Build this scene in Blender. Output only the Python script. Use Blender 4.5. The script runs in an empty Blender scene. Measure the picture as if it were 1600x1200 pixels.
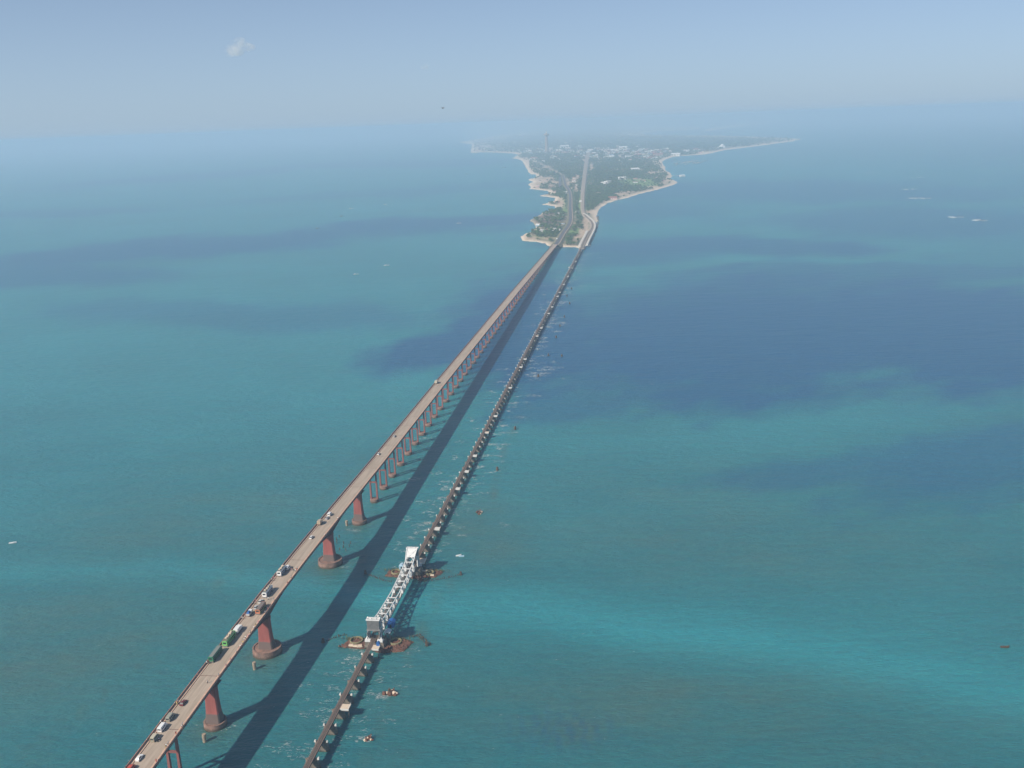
import bpy, bmesh, math, random
import numpy as np
from mathutils import Vector, Matrix, Euler, noise
random.seed(7)
R = math.radians
sc = bpy.context.scene
COL = sc.collection

# ------------------------------------------------------------------ camera
CAM_H = 266.0
FPX, ROLL, HORIZON = 1500.0, R(2.15), 190.0
PITCH = math.atan((600 - HORIZON) * math.cos(ROLL) / FPX)
FW = np.array([0, math.cos(PITCH), -math.sin(PITCH)])
_r0 = np.array([1.0, 0, 0]); _u0 = np.cross(_r0, FW)
RT = _r0 * math.cos(ROLL) - _u0 * math.sin(ROLL)
UP = _u0 * math.cos(ROLL) + _r0 * math.sin(ROLL)
cam_d = bpy.data.cameras.new('camera')
cam_d.sensor_width = 36.0; cam_d.lens = FPX / 1600 * 36.0
cam_d.clip_start = 1.0; cam_d.clip_end = 400000.0
cam = bpy.data.objects.new('camera', cam_d); COL.objects.link(cam)
cam.matrix_world = Matrix(((RT[0], UP[0], -FW[0], 0), (RT[1], UP[1], -FW[1], 0), (RT[2], UP[2], -FW[2], CAM_H), (0, 0, 0, 1)))
sc.camera = cam

# ------------------------------------------------------------------ sky, sun, exposure
SUN_AZ, SUN_EL = R(49.5 + 180), R(38.5)      # compass angle of the sun from +Y towards +X
world = bpy.data.worlds.new('World'); sc.world = world; world.use_nodes = True
wn = world.node_tree; wn.nodes.clear()
wo = wn.nodes.new('ShaderNodeOutputWorld'); wb = wn.nodes.new('ShaderNodeBackground')
sky = wn.nodes.new('ShaderNodeTexSky'); sky.sky_type = 'NISHITA'; sky.sun_disc = False
sky.sun_elevation = SUN_EL; sky.sun_rotation = SUN_AZ
sky.altitude = 0; sky.air_density = 0.5; sky.dust_density = 0.5; sky.ozone_density = 1.5
wb.inputs['Strength'].default_value = 0.10
# the deep haze above the sea, the same all round the compass, thins out upwards
wtc = wn.nodes.new('ShaderNodeTexCoord'); wsx = wn.nodes.new('ShaderNodeSeparateXYZ'); wn.links.new(wtc.outputs['Generated'], wsx.inputs[0])
w1 = wn.nodes.new('ShaderNodeMath'); w1.operation = 'ABSOLUTE'; wn.links.new(wsx.outputs['Z'], w1.inputs[0])
w2 = wn.nodes.new('ShaderNodeMath'); w2.operation = 'MULTIPLY'; w2.inputs[1].default_value = -1 / .18; wn.links.new(w1.outputs[0], w2.inputs[0])
w3 = wn.nodes.new('ShaderNodeMath'); w3.operation = 'EXPONENT'; wn.links.new(w2.outputs[0], w3.inputs[0])
w4 = wn.nodes.new('ShaderNodeMath'); w4.operation = 'MULTIPLY'; w4.inputs[1].default_value = .93; wn.links.new(w3.outputs[0], w4.inputs[0])
wm = wn.nodes.new('ShaderNodeMix'); wm.data_type = 'RGBA'; wn.links.new(w4.outputs[0], wm.inputs['Factor'])
wn.links.new(sky.outputs[0], wm.inputs['A']); wm.inputs['B'].default_value = (3.2, 4.3, 5.45, 1)
wn.links.new(wm.outputs['Result'], wb.inputs[0]); wn.links.new(wb.outputs[0], wo.inputs[0])
sd = bpy.data.lights.new('sun', 'SUN'); sd.energy = 4.6; sd.angle = R(0.8); sd.color = (1.0, 0.92, 0.80)
sun = bpy.data.objects.new('sun', sd); COL.objects.link(sun)
sdir = Vector((math.sin(SUN_AZ) * math.cos(SUN_EL), math.cos(SUN_AZ) * math.cos(SUN_EL), math.sin(SUN_EL)))
sun.rotation_euler = sdir.to_track_quat('Z', 'Y').to_euler(); sun.location = (0, 0, 400)
sc.view_settings.view_transform = 'Standard'; sc.view_settings.look = 'None'
sc.view_settings.exposure = 0.22; sc.view_settings.gamma = 1.0
sc.view_settings.use_curve_mapping = False
sc.cycles.volume_bounces = 3; sc.cycles.max_bounces = 6
HAZE_DENSITY = 1 / 6100.0; HAZE_COLOR = (0.57, 0.775, 0.965, 1); HAZE_ANISO = 0.0

# ------------------------------------------------------------------ helpers
def ground(px, py, z=0.0):
    """where the view ray of the 1600x1200 photograph meets height z"""
    d = FW * FPX + RT * (px - 800) + UP * (600 - py)
    s = (z - CAM_H) / d[2]
    return np.array([d[0] * s, d[1] * s, z])

def srgb(*c):
    return tuple(((v / 255) / 12.92 if v / 255 < .04045 else ((v / 255 + .055) / 1.055) ** 2.4) for v in c) + (1,)

def tag(o, label=None, cat=None, group=None, kind=None):
    if label: o['label'] = label
    if cat: o['category'] = cat
    if group: o['group'] = group
    if kind: o['kind'] = kind
    return o

def empty(name, loc, rz=0.0, label=None, cat=None, group=None):
    o = bpy.data.objects.new(name, None); COL.objects.link(o)
    o.location = loc; o.rotation_euler = (0, 0, rz); o.empty_display_size = 1
    return tag(o, label, cat, group)

def link(name, me, parent=None, loc=None, rz=None):
    o = bpy.data.objects.new(name, me); COL.objects.link(o)
    if parent: o.parent = parent
    if loc is not None: o.location = loc
    if rz is not None: o.rotation_euler = (0, 0, rz)
    return o

def copy_tree(o, parent=None):
    c = o.copy(); COL.objects.link(c); c.parent = parent
    for ch in o.children: copy_tree(ch, c)
    return c

class MB:
    def __init__(s): s.v = []; s.f = []; s.m = []
    def add(s, vs, fs, mi=0):
        b = len(s.v); s.v += [tuple(x) for x in vs]
        for f in fs: s.f.append(tuple(b + i for i in f)); s.m.append(mi)
        return s
    def box(s, x0, x1, y0, y1, z0, z1, mi=0):
        vs = [(x0, y0, z0), (x1, y0, z0), (x1, y1, z0), (x0, y1, z0), (x0, y0, z1), (x1, y0, z1), (x1, y1, z1), (x0, y1, z1)]
        return s.add(vs, BOXF, mi)
    def frustum(s, b, t, z0, z1, mi=0):
        (ax0, ax1, ay0, ay1), (bx0, bx1, by0, by1) = b, t
        vs = [(ax0, ay0, z0), (ax1, ay0, z0), (ax1, ay1, z0), (ax0, ay1, z0), (bx0, by0, z1), (bx1, by0, z1), (bx1, by1, z1), (bx0, by1, z1)]
        return s.add(vs, BOXF, mi)
    def beam(s, a, b, w, h=None, mi=0):
        h = h or w
        a, b = Vector(a), Vector(b); d = (b - a).normalized()
        up = Vector((0, 0, 1)) if abs(d.z) < .95 else Vector((0, 1, 0))
        x = d.cross(up).normalized(); y = x.cross(d).normalized()
        vs = []
        for p in (a, b):
            for i, j in ((-1, -1), (1, -1), (1, 1), (-1, 1)): vs.append(p + x * (i * w / 2) + y * (j * h / 2))
        return s.add(vs, BOXF, mi)
    def rings(s, rings, mi=0, cap=True):
        """rings: list of equal-length point loops, bottom to top"""
        n = len(rings[0]); b = len(s.v)
        for r in rings: s.v += [tuple(p) for p in r]
        for k in range(len(rings) - 1):
            for i in range(n):
                j = (i + 1) % n
                s.f.append((b + k * n + i, b + k * n + j, b + (k + 1) * n + j, b + (k + 1) * n + i)); s.m.append(mi)
        if cap:
            s.f.append(tuple(b + i for i in range(n - 1, -1, -1))); s.m.append(mi)
            s.f.append(tuple(b + (len(rings) - 1) * n + i for i in range(n))); s.m.append(mi)
        return s
    def lathe(s, prof, n=16, c=(0, 0), mi=0, cap=True, sx=1, sy=1):
        return s.rings([[(c[0] + r * sx * math.cos(2 * math.pi * i / n), c[1] + r * sy * math.sin(2 * math.pi * i / n), z) for i in range(n)] for r, z in prof], mi, cap)
    def mesh(s, name, *mats):
        me = bpy.data.meshes.new(name); me.from_pydata(s.v, [], s.f)
        for m in mats: me.materials.append(m)
        if any(s.m): me.polygons.foreach_set('material_index', s.m)
        me.update(); return me
    def build(s, name, mats, parent=None, loc=None, rz=None):
        if not isinstance(mats, (list, tuple)): mats = [mats]
        return link(name, s.mesh(name, *mats), parent, loc, rz)
BOXF = [(3, 2, 1, 0), (4, 5, 6, 7), (0, 1, 5, 4), (1, 2, 6, 5), (2, 3, 7, 6), (3, 0, 4, 7)]

def mat(name, col, rough=.8, var=.25, scale=.6, spec=.3, metal=0, bump=0.0, col2=None, stain=None, coords='Object', stretch=None):
    """paint, concrete, rust ...: two tones of one colour through two noises; stain=(height, softness, colour) for a tide mark"""
    m = bpy.data.materials.new(name); m.use_nodes = True; nt = m.node_tree
    b = nt.nodes['Principled BSDF']; b.inputs['Roughness'].default_value = rough
    b.inputs['Specular IOR Level'].default_value = spec; b.inputs['Metallic'].default_value = metal
    tc = nt.nodes.new('ShaderNodeTexCoord'); n = nt.nodes.new('ShaderNodeTexNoise')
    n.inputs['Scale'].default_value = scale; n.inputs['Detail'].default_value = 5; n.inputs['Roughness'].default_value = .65
    if stretch:
        mp = nt.nodes.new('ShaderNodeMapping'); mp.inputs['Scale'].default_value = stretch; nt.links.new(tc.outputs[coords], mp.inputs['Vector']); nt.links.new(mp.outputs[0], n.inputs['Vector'])
    else: nt.links.new(tc.outputs[coords], n.inputs['Vector'])
    rp = nt.nodes.new('ShaderNodeValToRGB'); rp.color_ramp.elements[0].position = .32; rp.color_ramp.elements[1].position = .68
    c2 = col2 or tuple(c * (1 - var) for c in col[:3]) + (1,)
    rp.color_ramp.elements[0].color = c2[:3] + (1,); rp.color_ramp.elements[1].color = tuple(col[:3]) + (1,)
    nt.links.new(n.outputs['Fac'], rp.inputs[0]); out = rp.outputs[0]
    if stain:
        g = nt.nodes.new('ShaderNodeNewGeometry'); sx = nt.nodes.new('ShaderNodeSeparateXYZ')
        nt.links.new(g.outputs['Position'], sx.inputs[0])
        ad = nt.nodes.new('ShaderNodeMath'); ad.operation = 'MULTIPLY_ADD'; ad.inputs[1].default_value = stain[1] * 2.2; nt.links.new(n.outputs['Fac'], ad.inputs[0]); nt.links.new(sx.outputs['Z'], ad.inputs[2])
        mr = nt.nodes.new('ShaderNodeMapRange'); mr.inputs['From Min'].default_value = stain[0]; mr.inputs['From Max'].default_value = stain[0] + stain[1]
        nt.links.new(ad.outputs[0], mr.inputs['Value'])
        mx = nt.nodes.new('ShaderNodeMix'); mx.data_type = 'RGBA'; nt.links.new(mr.outputs[0], mx.inputs['Factor'])
        mx.inputs['A'].default_value = stain[2]; nt.links.new(out, mx.inputs['B']); out = mx.outputs['Result']
    nt.links.new(out, b.inputs['Base Color'])
    if bump:
        bp = nt.nodes.new('ShaderNodeBump'); bp.inputs['Strength'].default_value = bump; bp.inputs['Distance'].default_value = .1
        nt.links.new(n.outputs['Fac'], bp.inputs['Height']); nt.links.new(bp.outputs[0], b.inputs['Normal'])
    return m

STAIN = (0.16, .115, .085, 1)
M = dict(
    deck=mat('concrete_deck', (.53, .405, .31), .9, .22, .5),
    asphalt=mat('road_asphalt', (.48, .39, .31), .92, .3, .9, col2=(.32, .255, .195), stretch=(1, .045, 1)),
    foot=mat('footpath_slab', (.66, .46, .34), .9, .25, .4),
    red_dark=mat('red_brown_paint', (.17, .06, .05), .8, .45, .5),
    red=mat('red_pier_paint', (.36, .105, .09), .8, .3, .35, col2=(.24, .075, .06), stretch=(1, 1, .18)),
    red_bent=mat('faded_red_column_paint', (.31, .115, .10), .85, .3, .5, col2=(.20, .075, .065), stretch=(1, 1, .18)),
    parapet=mat('pinkish_parapet_paint', (.44, .25, .19), .85, .35, .5),
    red_low=mat('red_pier_paint_weathered', (.36, .105, .09), .85, .3, .35, col2=(.24, .075, .06), stretch=(1, 1, .18), stain=(7.6, .5, (.155, .11, .095, 1))),
    caisson=mat('weathered_foundation_concrete', (.34, .20, .155), .9, .4, .45, col2=(.15, .10, .08), stain=(1.7, 1.0, (.10, .075, .055, 1))),
    stone=mat('old_masonry', (.26, .21, .17), .9, .4, .8, col2=(.12, .10, .08), stain=(1.4, 1.2, (.045, .05, .04, 1))),
    whitecap=mat('limewashed_stone', (.72, .70, .65), .8, .2, 1.5),
    girder=mat('rusty_grey_steel', (.16, .13, .115), .7, .5, 1.2, spec=.4, col2=(.08, .06, .05)),
    rail=mat('worn_rail_steel', (.30, .25, .21), .45, .3, 2, spec=.5, metal=.6),
    sleeper=mat('track_sleepers', (.27, .19, .155), .9, .35, 1.2),
    plank=mat('walkway_planks', (.21, .165, .135), .9, .35, 1.2),
    white_steel=mat('silver_painted_steel', (.80, .79, .77), .5, .22, .8, spec=.5),
    grey_steel=mat('grey_painted_steel', (.26, .255, .25), .6, .35, .7, spec=.4),
    rust=mat('rusted_ironwork', (.22, .10, .065), .85, .45, 1.0),
    rubble=mat('red_brown_rubble', (.20, .088, .062), .95, .5, .7, bump=.5, col2=(.085, .05, .035)),
    ring=mat('mossy_concrete_ring', (.33, .285, .17), .9, .35, .8, col2=(.16, .155, .075)),
    tan=mat('sandstone_slab', (.72, .58, .44), .9, .2, .9),
    tanpost=mat('tan_stained_stone', (.42, .33, .24), .9, .4, .9),
    blue=mat('blue_tarpaulin', (.03, .14, .42), .6, .3, .8),
    lightblue=mat('pale_blue_paint', (.42, .60, .72), .6, .2, .8),
    timber=mat('weathered_timber', (.13, .09, .065), .95, .4, 1.5),
    glass=mat('dark_window_glass', (.03, .035, .04), .15, .2, 1, spec=.6),
    tyre=mat('black_rubber', (.02, .02, .02), .9, .2, 2),
    lamp=mat('red_lamp_lens', (.45, .02, .02), .4, .1, 2, spec=.5),
    sand=mat('beach_sand', (.62, .48, .35), .95, .2, .05),
    wall_white=mat('pale_seawall', (.70, .64, .55), .9, .25, .15),
    road=mat('island_road_asphalt', (.15, .14, .145), .9, .25, .05),
    ballast=mat('tan_track_bed', (.42, .34, .26), .95, .3, .03),
    grassbank=mat('scrub_embankment', (.15, .16, .08), .95, .4, .04, col2=(.28, .23, .15)),
    bark=mat('tree_bark', (.12, .09, .065), .95, .3, 2),
)

# ------------------------------------------------------------------ noise for big shapes
def fnoise(x, y, seed=0.0):
    v = 0; a = 1.0; k = 1.0
    rs = np.random.RandomState(int(seed * 10) + 3)
    for o in range(4):
        for _ in range(3):
            t = rs.rand() * 6.283; p = rs.rand() * 6.283
            v = v + a * np.sin((x * math.cos(t) + y * math.sin(t)) * k + p)
        a *= .55; k *= 1.9
    return v / 4.2

def to_px(X, Y, Z=0.0):
    d0, d1, d2 = X, Y, Z - CAM_H
    w = d0 * FW[0] + d1 * FW[1] + d2 * FW[2]
    w = np.where(w < 1, 1, w)
    a = 800 + FPX * (d0 * RT[0] + d1 * RT[1] + d2 * RT[2]) / w
    b = 600 - FPX * (d0 * UP[0] + d1 * UP[1] + d2 * UP[2]) / w
    return a, b

def blob(PX, PY, cx, cy, rx, ry, tilt=0, soft=.35):
    dx = PX - cx; dy = PY - cy - tilt * dx
    q = np.sqrt((dx / rx) ** 2 + (dy / ry) ** 2)
    return np.clip((1 + soft - q) / (2 * soft), 0, 1) ** 1.2

def polyband(PX, PY, pts, half):
    """soft band along a polyline given as (x, y) pairs, half widths per point"""
    best = np.zeros_like(PX)
    for (a, b, ha, hb) in zip(pts[:-1], pts[1:], half[:-1], half[1:]):
        ax, ay = a; bx, by = b; L = (bx - ax) ** 2 + (by - ay) ** 2
        t = np.clip(((PX - ax) * (bx - ax) + (PY - ay) * (by - ay)) / L, 0, 1)
        d = np.hypot(PX - ax - t * (bx - ax), PY - ay - t * (by - ay)) / (ha + t * (hb - ha))
        best = np.maximum(best, np.exp(-d ** 2))
    return best

def grid_mesh(name, X, Y, Z, material, attrs=None, keep=None):
    nr, nc = X.shape
    co = np.stack([X, Y, Z], -1).reshape(-1, 3).astype(np.float32)
    idx = np.arange(nr * nc).reshape(nr, nc)
    q = np.stack([idx[:-1, :-1], idx[:-1, 1:], idx[1:, 1:], idx[1:, :-1]], -1).reshape(-1, 4)
    if keep is not None:
        kk = keep.reshape(-1)[q].any(1); q = q[kk]
        used = np.unique(q); remap = -np.ones(nr * nc, int); remap[used] = np.arange(len(used))
        q = remap[q]; co = co[used]
        attrs = {k: v.reshape(-1)[used] for k, v in (attrs or {}).items()}
    me = bpy.data.meshes.new(name)
    me.vertices.add(len(co)); me.vertices.foreach_set('co', co.reshape(-1))
    me.loops.add(q.size); me.loops.foreach_set('vertex_index', q.reshape(-1).astype(np.int32))
    me.polygons.add(len(q)); me.polygons.foreach_set('loop_start', np.arange(0, q.size, 4, dtype=np.int32))
    me.polygons.foreach_set('use_smooth', np.ones(len(q), bool))
    me.update(calc_edges=True)
    for k, v in (attrs or {}).items():
        a = me.attributes.new(k, 'FLOAT', 'POINT'); a.data.foreach_set('value', np.asarray(v, np.float32).reshape(-1))
    me.materials.append(material)
    return link(name, me)

# ------------------------------------------------------------------ bridge axes (near a straight line each)
ROAD_O = np.array([-143.9, 390.9]); ROAD_AZ = R(8.40)
RD = np.array([math.sin(ROAD_AZ), math.cos(ROAD_AZ)]); RN = np.array([RD[1], -RD[0]])
RAIL_AZ = R(8.504); LD = np.array([math.sin(RAIL_AZ), math.cos(RAIL_AZ)]); LN = np.array([LD[1], -LD[0]])
RAIL_O = np.array([-92.92, 349.24]) - LN * .35
def road_pt(s, n, z=0): return (ROAD_O[0] + RD[0] * s + RN[0] * n, ROAD_O[1] + RD[1] * s + RN[1] * n, z)
def rail_pt(s, n, z=0): return (RAIL_O[0] + LD[0] * s + LN[0] * n, RAIL_O[1] + LD[1] * s + LN[1] * n, z)
_DS = [-260, -64, 0, 70, 120, 190, 290, 510, 690, 1050, 1400, 1700, 1800]
_DZ = [18.5, 24.0, 26, 27.7, 28.0, 27.4, 26, 24.3, 22.4, 18.5, 12.5, 7.5, 6.8]
def deck_z(s): return float(np.interp(s, _DS, _DZ))
S_C, S_B, S_A, S_B1 = 63.8, 168.9, 233.2, 271.7
BENTS = [S_B1 + 25.9 * k for k in range(55)] ; S_END = BENTS[-1] + 25.9
BIG = [(0.0, 5.2, 6.2), (S_C, 7.5, 7.0), (S_B, 7.5, 7.0), (S_A, 5.2, 6.2)]
NEAR_BENTS = [-38.5, -64.4, -90.3, -116.2, -142.1, -168]

# ------------------------------------------------------------------ water
def water_material():
    m = bpy.data.materials.new('sea_water'); m.use_nodes = True; nt = m.node_tree; N = nt.nodes; Lk = nt.links
    b = N['Principled BSDF']; b.inputs['Roughness'].default_value = .28; b.inputs['IOR'].default_value = 1.33
    # light wanders a few metres inside the milky water, blue farthest: soft edged shade
    b.inputs['Subsurface Weight'].default_value = 1.0; b.inputs['Subsurface Radius'].default_value = (.8, 2.6, 5.0); b.inputs['Subsurface Scale'].default_value = 1.0
    tc = N.new('ShaderNodeTexCoord')
    def at(n):
        a = N.new('ShaderNodeAttribute'); a.attribute_name = n; return a.outputs['Fac']
    def nz(scale, det=4, stretch=(1, 1, 1), rot=0, rough=.6):
        mp = N.new('ShaderNodeMapping'); mp.inputs['Scale'].default_value = stretch; mp.inputs['Rotation'].default_value = (0, 0, rot)
        Lk.new(tc.outputs['Object'], mp.inputs['Vector'])
        n = N.new('ShaderNodeTexNoise'); n.inputs['Scale'].default_value = scale; n.inputs['Detail'].default_value = det; n.inputs['Roughness'].default_value = rough
        Lk.new(mp.outputs[0], n.inputs['Vector']); return n.outputs['Fac']
    def mix(a, bc, f):
        x = N.new('ShaderNodeMix'); x.data_type = 'RGBA'
        Lk.new(f, x.inputs['Factor'])
        if isinstance(a, tuple): x.inputs['A'].default_value = a
        else: Lk.new(a, x.inputs['A'])
        if isinstance(bc, tuple): x.inputs['B'].default_value = bc
        else: Lk.new(bc, x.inputs['B'])
        return x.outputs['Result']
    def ma(op, a, c, c2=None):
        x = N.new('ShaderNodeMath'); x.operation = op; x.use_clamp = op == 'MULTIPLY'
        for i, v in enumerate((a, c, c2)):
            if v is None: continue
            if isinstance(v, (int, float)): x.inputs[i].default_value = v
            else: Lk.new(v, x.inputs[i])
        return x.outputs[0]
    def ramp(v, p0, p1):
        r = N.new('ShaderNodeMapRange'); r.inputs['From Min'].default_value = p0; r.inputs['From Max'].default_value = p1; Lk.new(v, r.inputs['Value']); return r.outputs[0]
    big = nz(.006, 6, (.5, 1, 1), R(6)); mid = nz(.03, 6, (.45, 1, 1), R(10)); fine = nz(.35, 4, (.5, 1, 1))
    c = mix((.023, .150, .172, 1), (.030, .190, .214, 1), ramp(big, .35, .65))
    c = mix(c, (.033, .245, .278, 1), ma('MULTIPLY', at('pale'), .95))
    wd = ma('MULTIPLY', at('weed'), ramp(ma('ADD', ma('MULTIPLY', big, .6), ma('MULTIPLY', mid, .5)), .42, .66))
    c = mix(c, (.088, .118, .088, 1), ma('MULTIPLY', wd, .9))
    dp = ma('MULTIPLY', at('dark_blue'), ramp(ma('ADD', big, ma('MULTIPLY', mid, .4)), .42, .72))
    dp = ma('ADD', ma('MULTIPLY', at('dark_blue'), .85), ma('MULTIPLY', dp, .3))
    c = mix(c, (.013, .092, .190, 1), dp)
    c = mix(c, (.085, .105, .075, 1), ma('MULTIPLY', at('silt'), .7))
    f2 = N.new('ShaderNodeHueSaturation'); Lk.new(c, f2.inputs['Color'])
    Lk.new(ma('MULTIPLY_ADD', ma('ADD', fine, ma('MULTIPLY', mid, .6)), .42, .67), f2.inputs['Value'])
    Lk.new(f2.outputs[0], b.inputs['Base Color'])
    # waves: wind chop over longer swell
    w1 = nz(.9, 3, (.35, 1, 1), R(12)); w2 = nz(.18, 3, (.4, 1, 1), R(-8)); w3 = nz(.05, 2, (.35, 1, 1), R(15))
    h = ma('ADD', ma('ADD', ma('MULTIPLY_ADD', w1, .45, 0), ma('MULTIPLY_ADD', w2, 1.0, 0)), ma('MULTIPLY_ADD', w3, 1.2, 0))
    bp = N.new('ShaderNodeBump'); bp.inputs['Strength'].default_value = .9; bp.inputs['Distance'].default_value = 1.1
    Lk.new(h, bp.inputs['Height']); Lk.new(bp.outputs[0], b.inputs['Normal'])
    return m

ys = np.concatenate([np.linspace(-4000, 200, 10), 240 * np.exp(np.linspace(0, math.log(85000 / 240), 430))])
cs = np.concatenate([np.linspace(-3.2, -.66, 12), np.linspace(-.62, .62, 400), np.linspace(.66, 3.2, 12)])
CG, YG = np.meshgrid(cs, ys); XG = CG * np.maximum(YG, 400) * np.where(YG < 250, 8 - 7 * np.clip((YG + 4000) / 4250, 0, 1), 1)
PX, PY = to_px(XG, YG)
front = (YG > 300)
lx = np.arctan2(XG, YG) * 30; ly = np.log(np.maximum(YG, 100)) * 12
wx = PX + 22 * fnoise(lx * .5, ly * .5, 1); wy = PY + 9 * fnoise(lx * .6, ly * .6, 2)
dark_blue = np.zeros_like(PX)  # darker, bluer patches blended into the water colour
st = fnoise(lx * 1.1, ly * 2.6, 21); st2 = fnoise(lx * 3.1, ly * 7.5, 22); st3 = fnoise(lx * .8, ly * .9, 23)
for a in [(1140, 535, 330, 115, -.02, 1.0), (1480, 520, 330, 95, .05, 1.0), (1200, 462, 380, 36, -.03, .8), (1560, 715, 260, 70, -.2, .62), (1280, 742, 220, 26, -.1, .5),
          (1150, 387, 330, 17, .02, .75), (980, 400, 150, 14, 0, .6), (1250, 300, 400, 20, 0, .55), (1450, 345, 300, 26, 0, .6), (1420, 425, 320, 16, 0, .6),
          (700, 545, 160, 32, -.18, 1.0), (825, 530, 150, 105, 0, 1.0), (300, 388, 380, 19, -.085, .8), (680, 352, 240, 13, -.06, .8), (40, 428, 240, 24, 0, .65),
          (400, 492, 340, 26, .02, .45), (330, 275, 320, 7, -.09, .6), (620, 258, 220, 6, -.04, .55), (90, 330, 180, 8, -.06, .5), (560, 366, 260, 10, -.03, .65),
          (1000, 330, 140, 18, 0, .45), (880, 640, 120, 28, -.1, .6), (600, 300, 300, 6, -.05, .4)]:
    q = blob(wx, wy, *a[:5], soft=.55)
    dark_blue = np.maximum(dark_blue, a[5] * np.clip((q + .2 * st + .2 * st2 - .28) / .5, 0, 1) * (q > .01))
dark_blue = np.maximum(dark_blue, .5 * np.clip((wx - 1300) / 400, 0, 1) * np.clip((780 - wy) / 200, 0, 1) * np.clip(.6 + .6 * st, 0, 1))
dark_blue *= .93
dark_blue = np.maximum(dark_blue, .6 * blob(PX, PY, 872, 1142, 80, 30, 0, soft=.7) * np.clip(.3 + fnoise(lx * 14, ly * 14, 41), 0, 1))
pale = polyband(wx, wy, [(540, 925), (700, 946), (900, 968), (1200, 1005), (1620, 1085)], [18, 32, 40, 46, 52])
pale = np.maximum(pale, .65 * polyband(wx, wy, [(-50, 895), (250, 888), (560, 925)], [16, 18, 20]))
pale = np.maximum(pale, .5 * np.clip((wy - 225) / 40, 0, 1) * np.clip((450 - wy) / 60, 0, 1) * np.clip(.8 + .3 * st, 0, 1.2))
pale = np.maximum(pale, .6 * np.clip((wy - 370) / 90, 0, 1) * np.clip((860 - wy) / 260, 0, 1) * np.clip((1000 - wx) / 200, 0, 1) * np.clip(.8 + .35 * st3 + .25 * st, 0, 1.2))
pale = np.maximum(pale, .35 * np.clip((wy - 600) / 60, 0, 1) * np.clip((800 - wy) / 100, 0, 1) * np.clip(.7 + .5 * st, 0, 1.2))
pale = np.maximum(pale, .6 * polyband(wx, wy, [(930, 420), (1060, 400), (1250, 410), (1500, 412)], [16, 9, 7, 5]))
for a in [(1430, 468, 110, 10, 0, .9), (1410, 512, 80, 12, 0, .5), (1000, 432, 130, 18, 0, .45), (1250, 668, 240, 36, -.1, .45), (1380, 640, 200, 20, 0, .35), (300, 455, 260, 18, -.06, .45),
          (420, 410, 200, 8, -.08, .4), (960, 360, 60, 26, .1, .35), (1080, 345, 160, 12, 0, .25), (700, 470, 120, 40, 0, .3), (540, 560, 400, 60, 0, .25), (150, 600, 300, 90, 0, .2)]:
    pale = np.maximum(pale, a[5] * blob(wx, wy, *a[:5], soft=.6))
weed = np.zeros_like(PX)
for a in [(1050, 1110, 480, 75, .05, .7), (1150, 850, 320, 60, .02, .45), (760, 840, 90, 60, 0, .6), (120, 1020, 260, 110, -.2, .55), (880, 1145, 90, 30, 0, 1), (330, 800, 260, 80, -.2, .45), (1100, 760, 300, 50, 0, .3)]:
    weed = np.maximum(weed, a[5] * blob(wx, wy, *a[:5], soft=.6))
weed = np.maximum(weed, .8 * polyband(wx, wy, [(40, 1190), (230, 1040), (360, 900), (590, 700)], [22, 20, 14, 8]) * (.5 + .5 * fnoise(lx * 9, ly * 9, 5)))
weed = np.maximum(weed, .75 * polyband(wx, wy, [(540, 1210), (620, 1080), (750, 830), (830, 640)], [22, 16, 9, 6]) * np.clip(.5 + .6 * fnoise(lx * 8, ly * 8, 6), 0, 1))
weed = np.maximum(weed, .5 * np.clip((wy - 1040) / 120, 0, 1) * np.clip(.45 + .6 * fnoise(lx * 2.4, ly * 5, 31), 0, 1))
weed = np.maximum(weed, .4 * np.clip((wy - 760) / 80, 0, 1) * np.clip((930 - wy) / 60, 0, 1) * np.clip((wx - 640) / 60, 0, 1) * np.clip(.4 + .6 * fnoise(lx * 2.8, ly * 6, 33), 0, 1))
silt = np.zeros_like(PX)
for s_, r_, _ in BIG:
    c = road_pt(s_, 0)
    dx = (XG - c[0] + r_ * .25) / (r_ * 2.1); dy = (YG - c[1] + r_ * .5) / (r_ * 1.9)
    silt = np.maximum(silt, .9 * np.exp(-(dx * dx + dy * dy) ** .8))
for s_ in (110.6, 191.5):
    c = rail_pt(s_, 0); dx = ((XG - c[0])) / 24; dy = (YG - c[1]) / 9
    silt = np.maximum(silt, .6 * np.exp(-(dx * dx + dy * dy) ** 1.5))
for a in (dark_blue, pale, weed, silt): a[~front] = 0
water = grid_mesh('water', XG, YG, np.zeros_like(XG), water_material(), dict(dark_blue=dark_blue, pale=pale, weed=np.clip(weed, 0, 1), silt=silt))
tag(water, 'turquoise and blue shallow sea around the two bridges', kind='structure')

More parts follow.
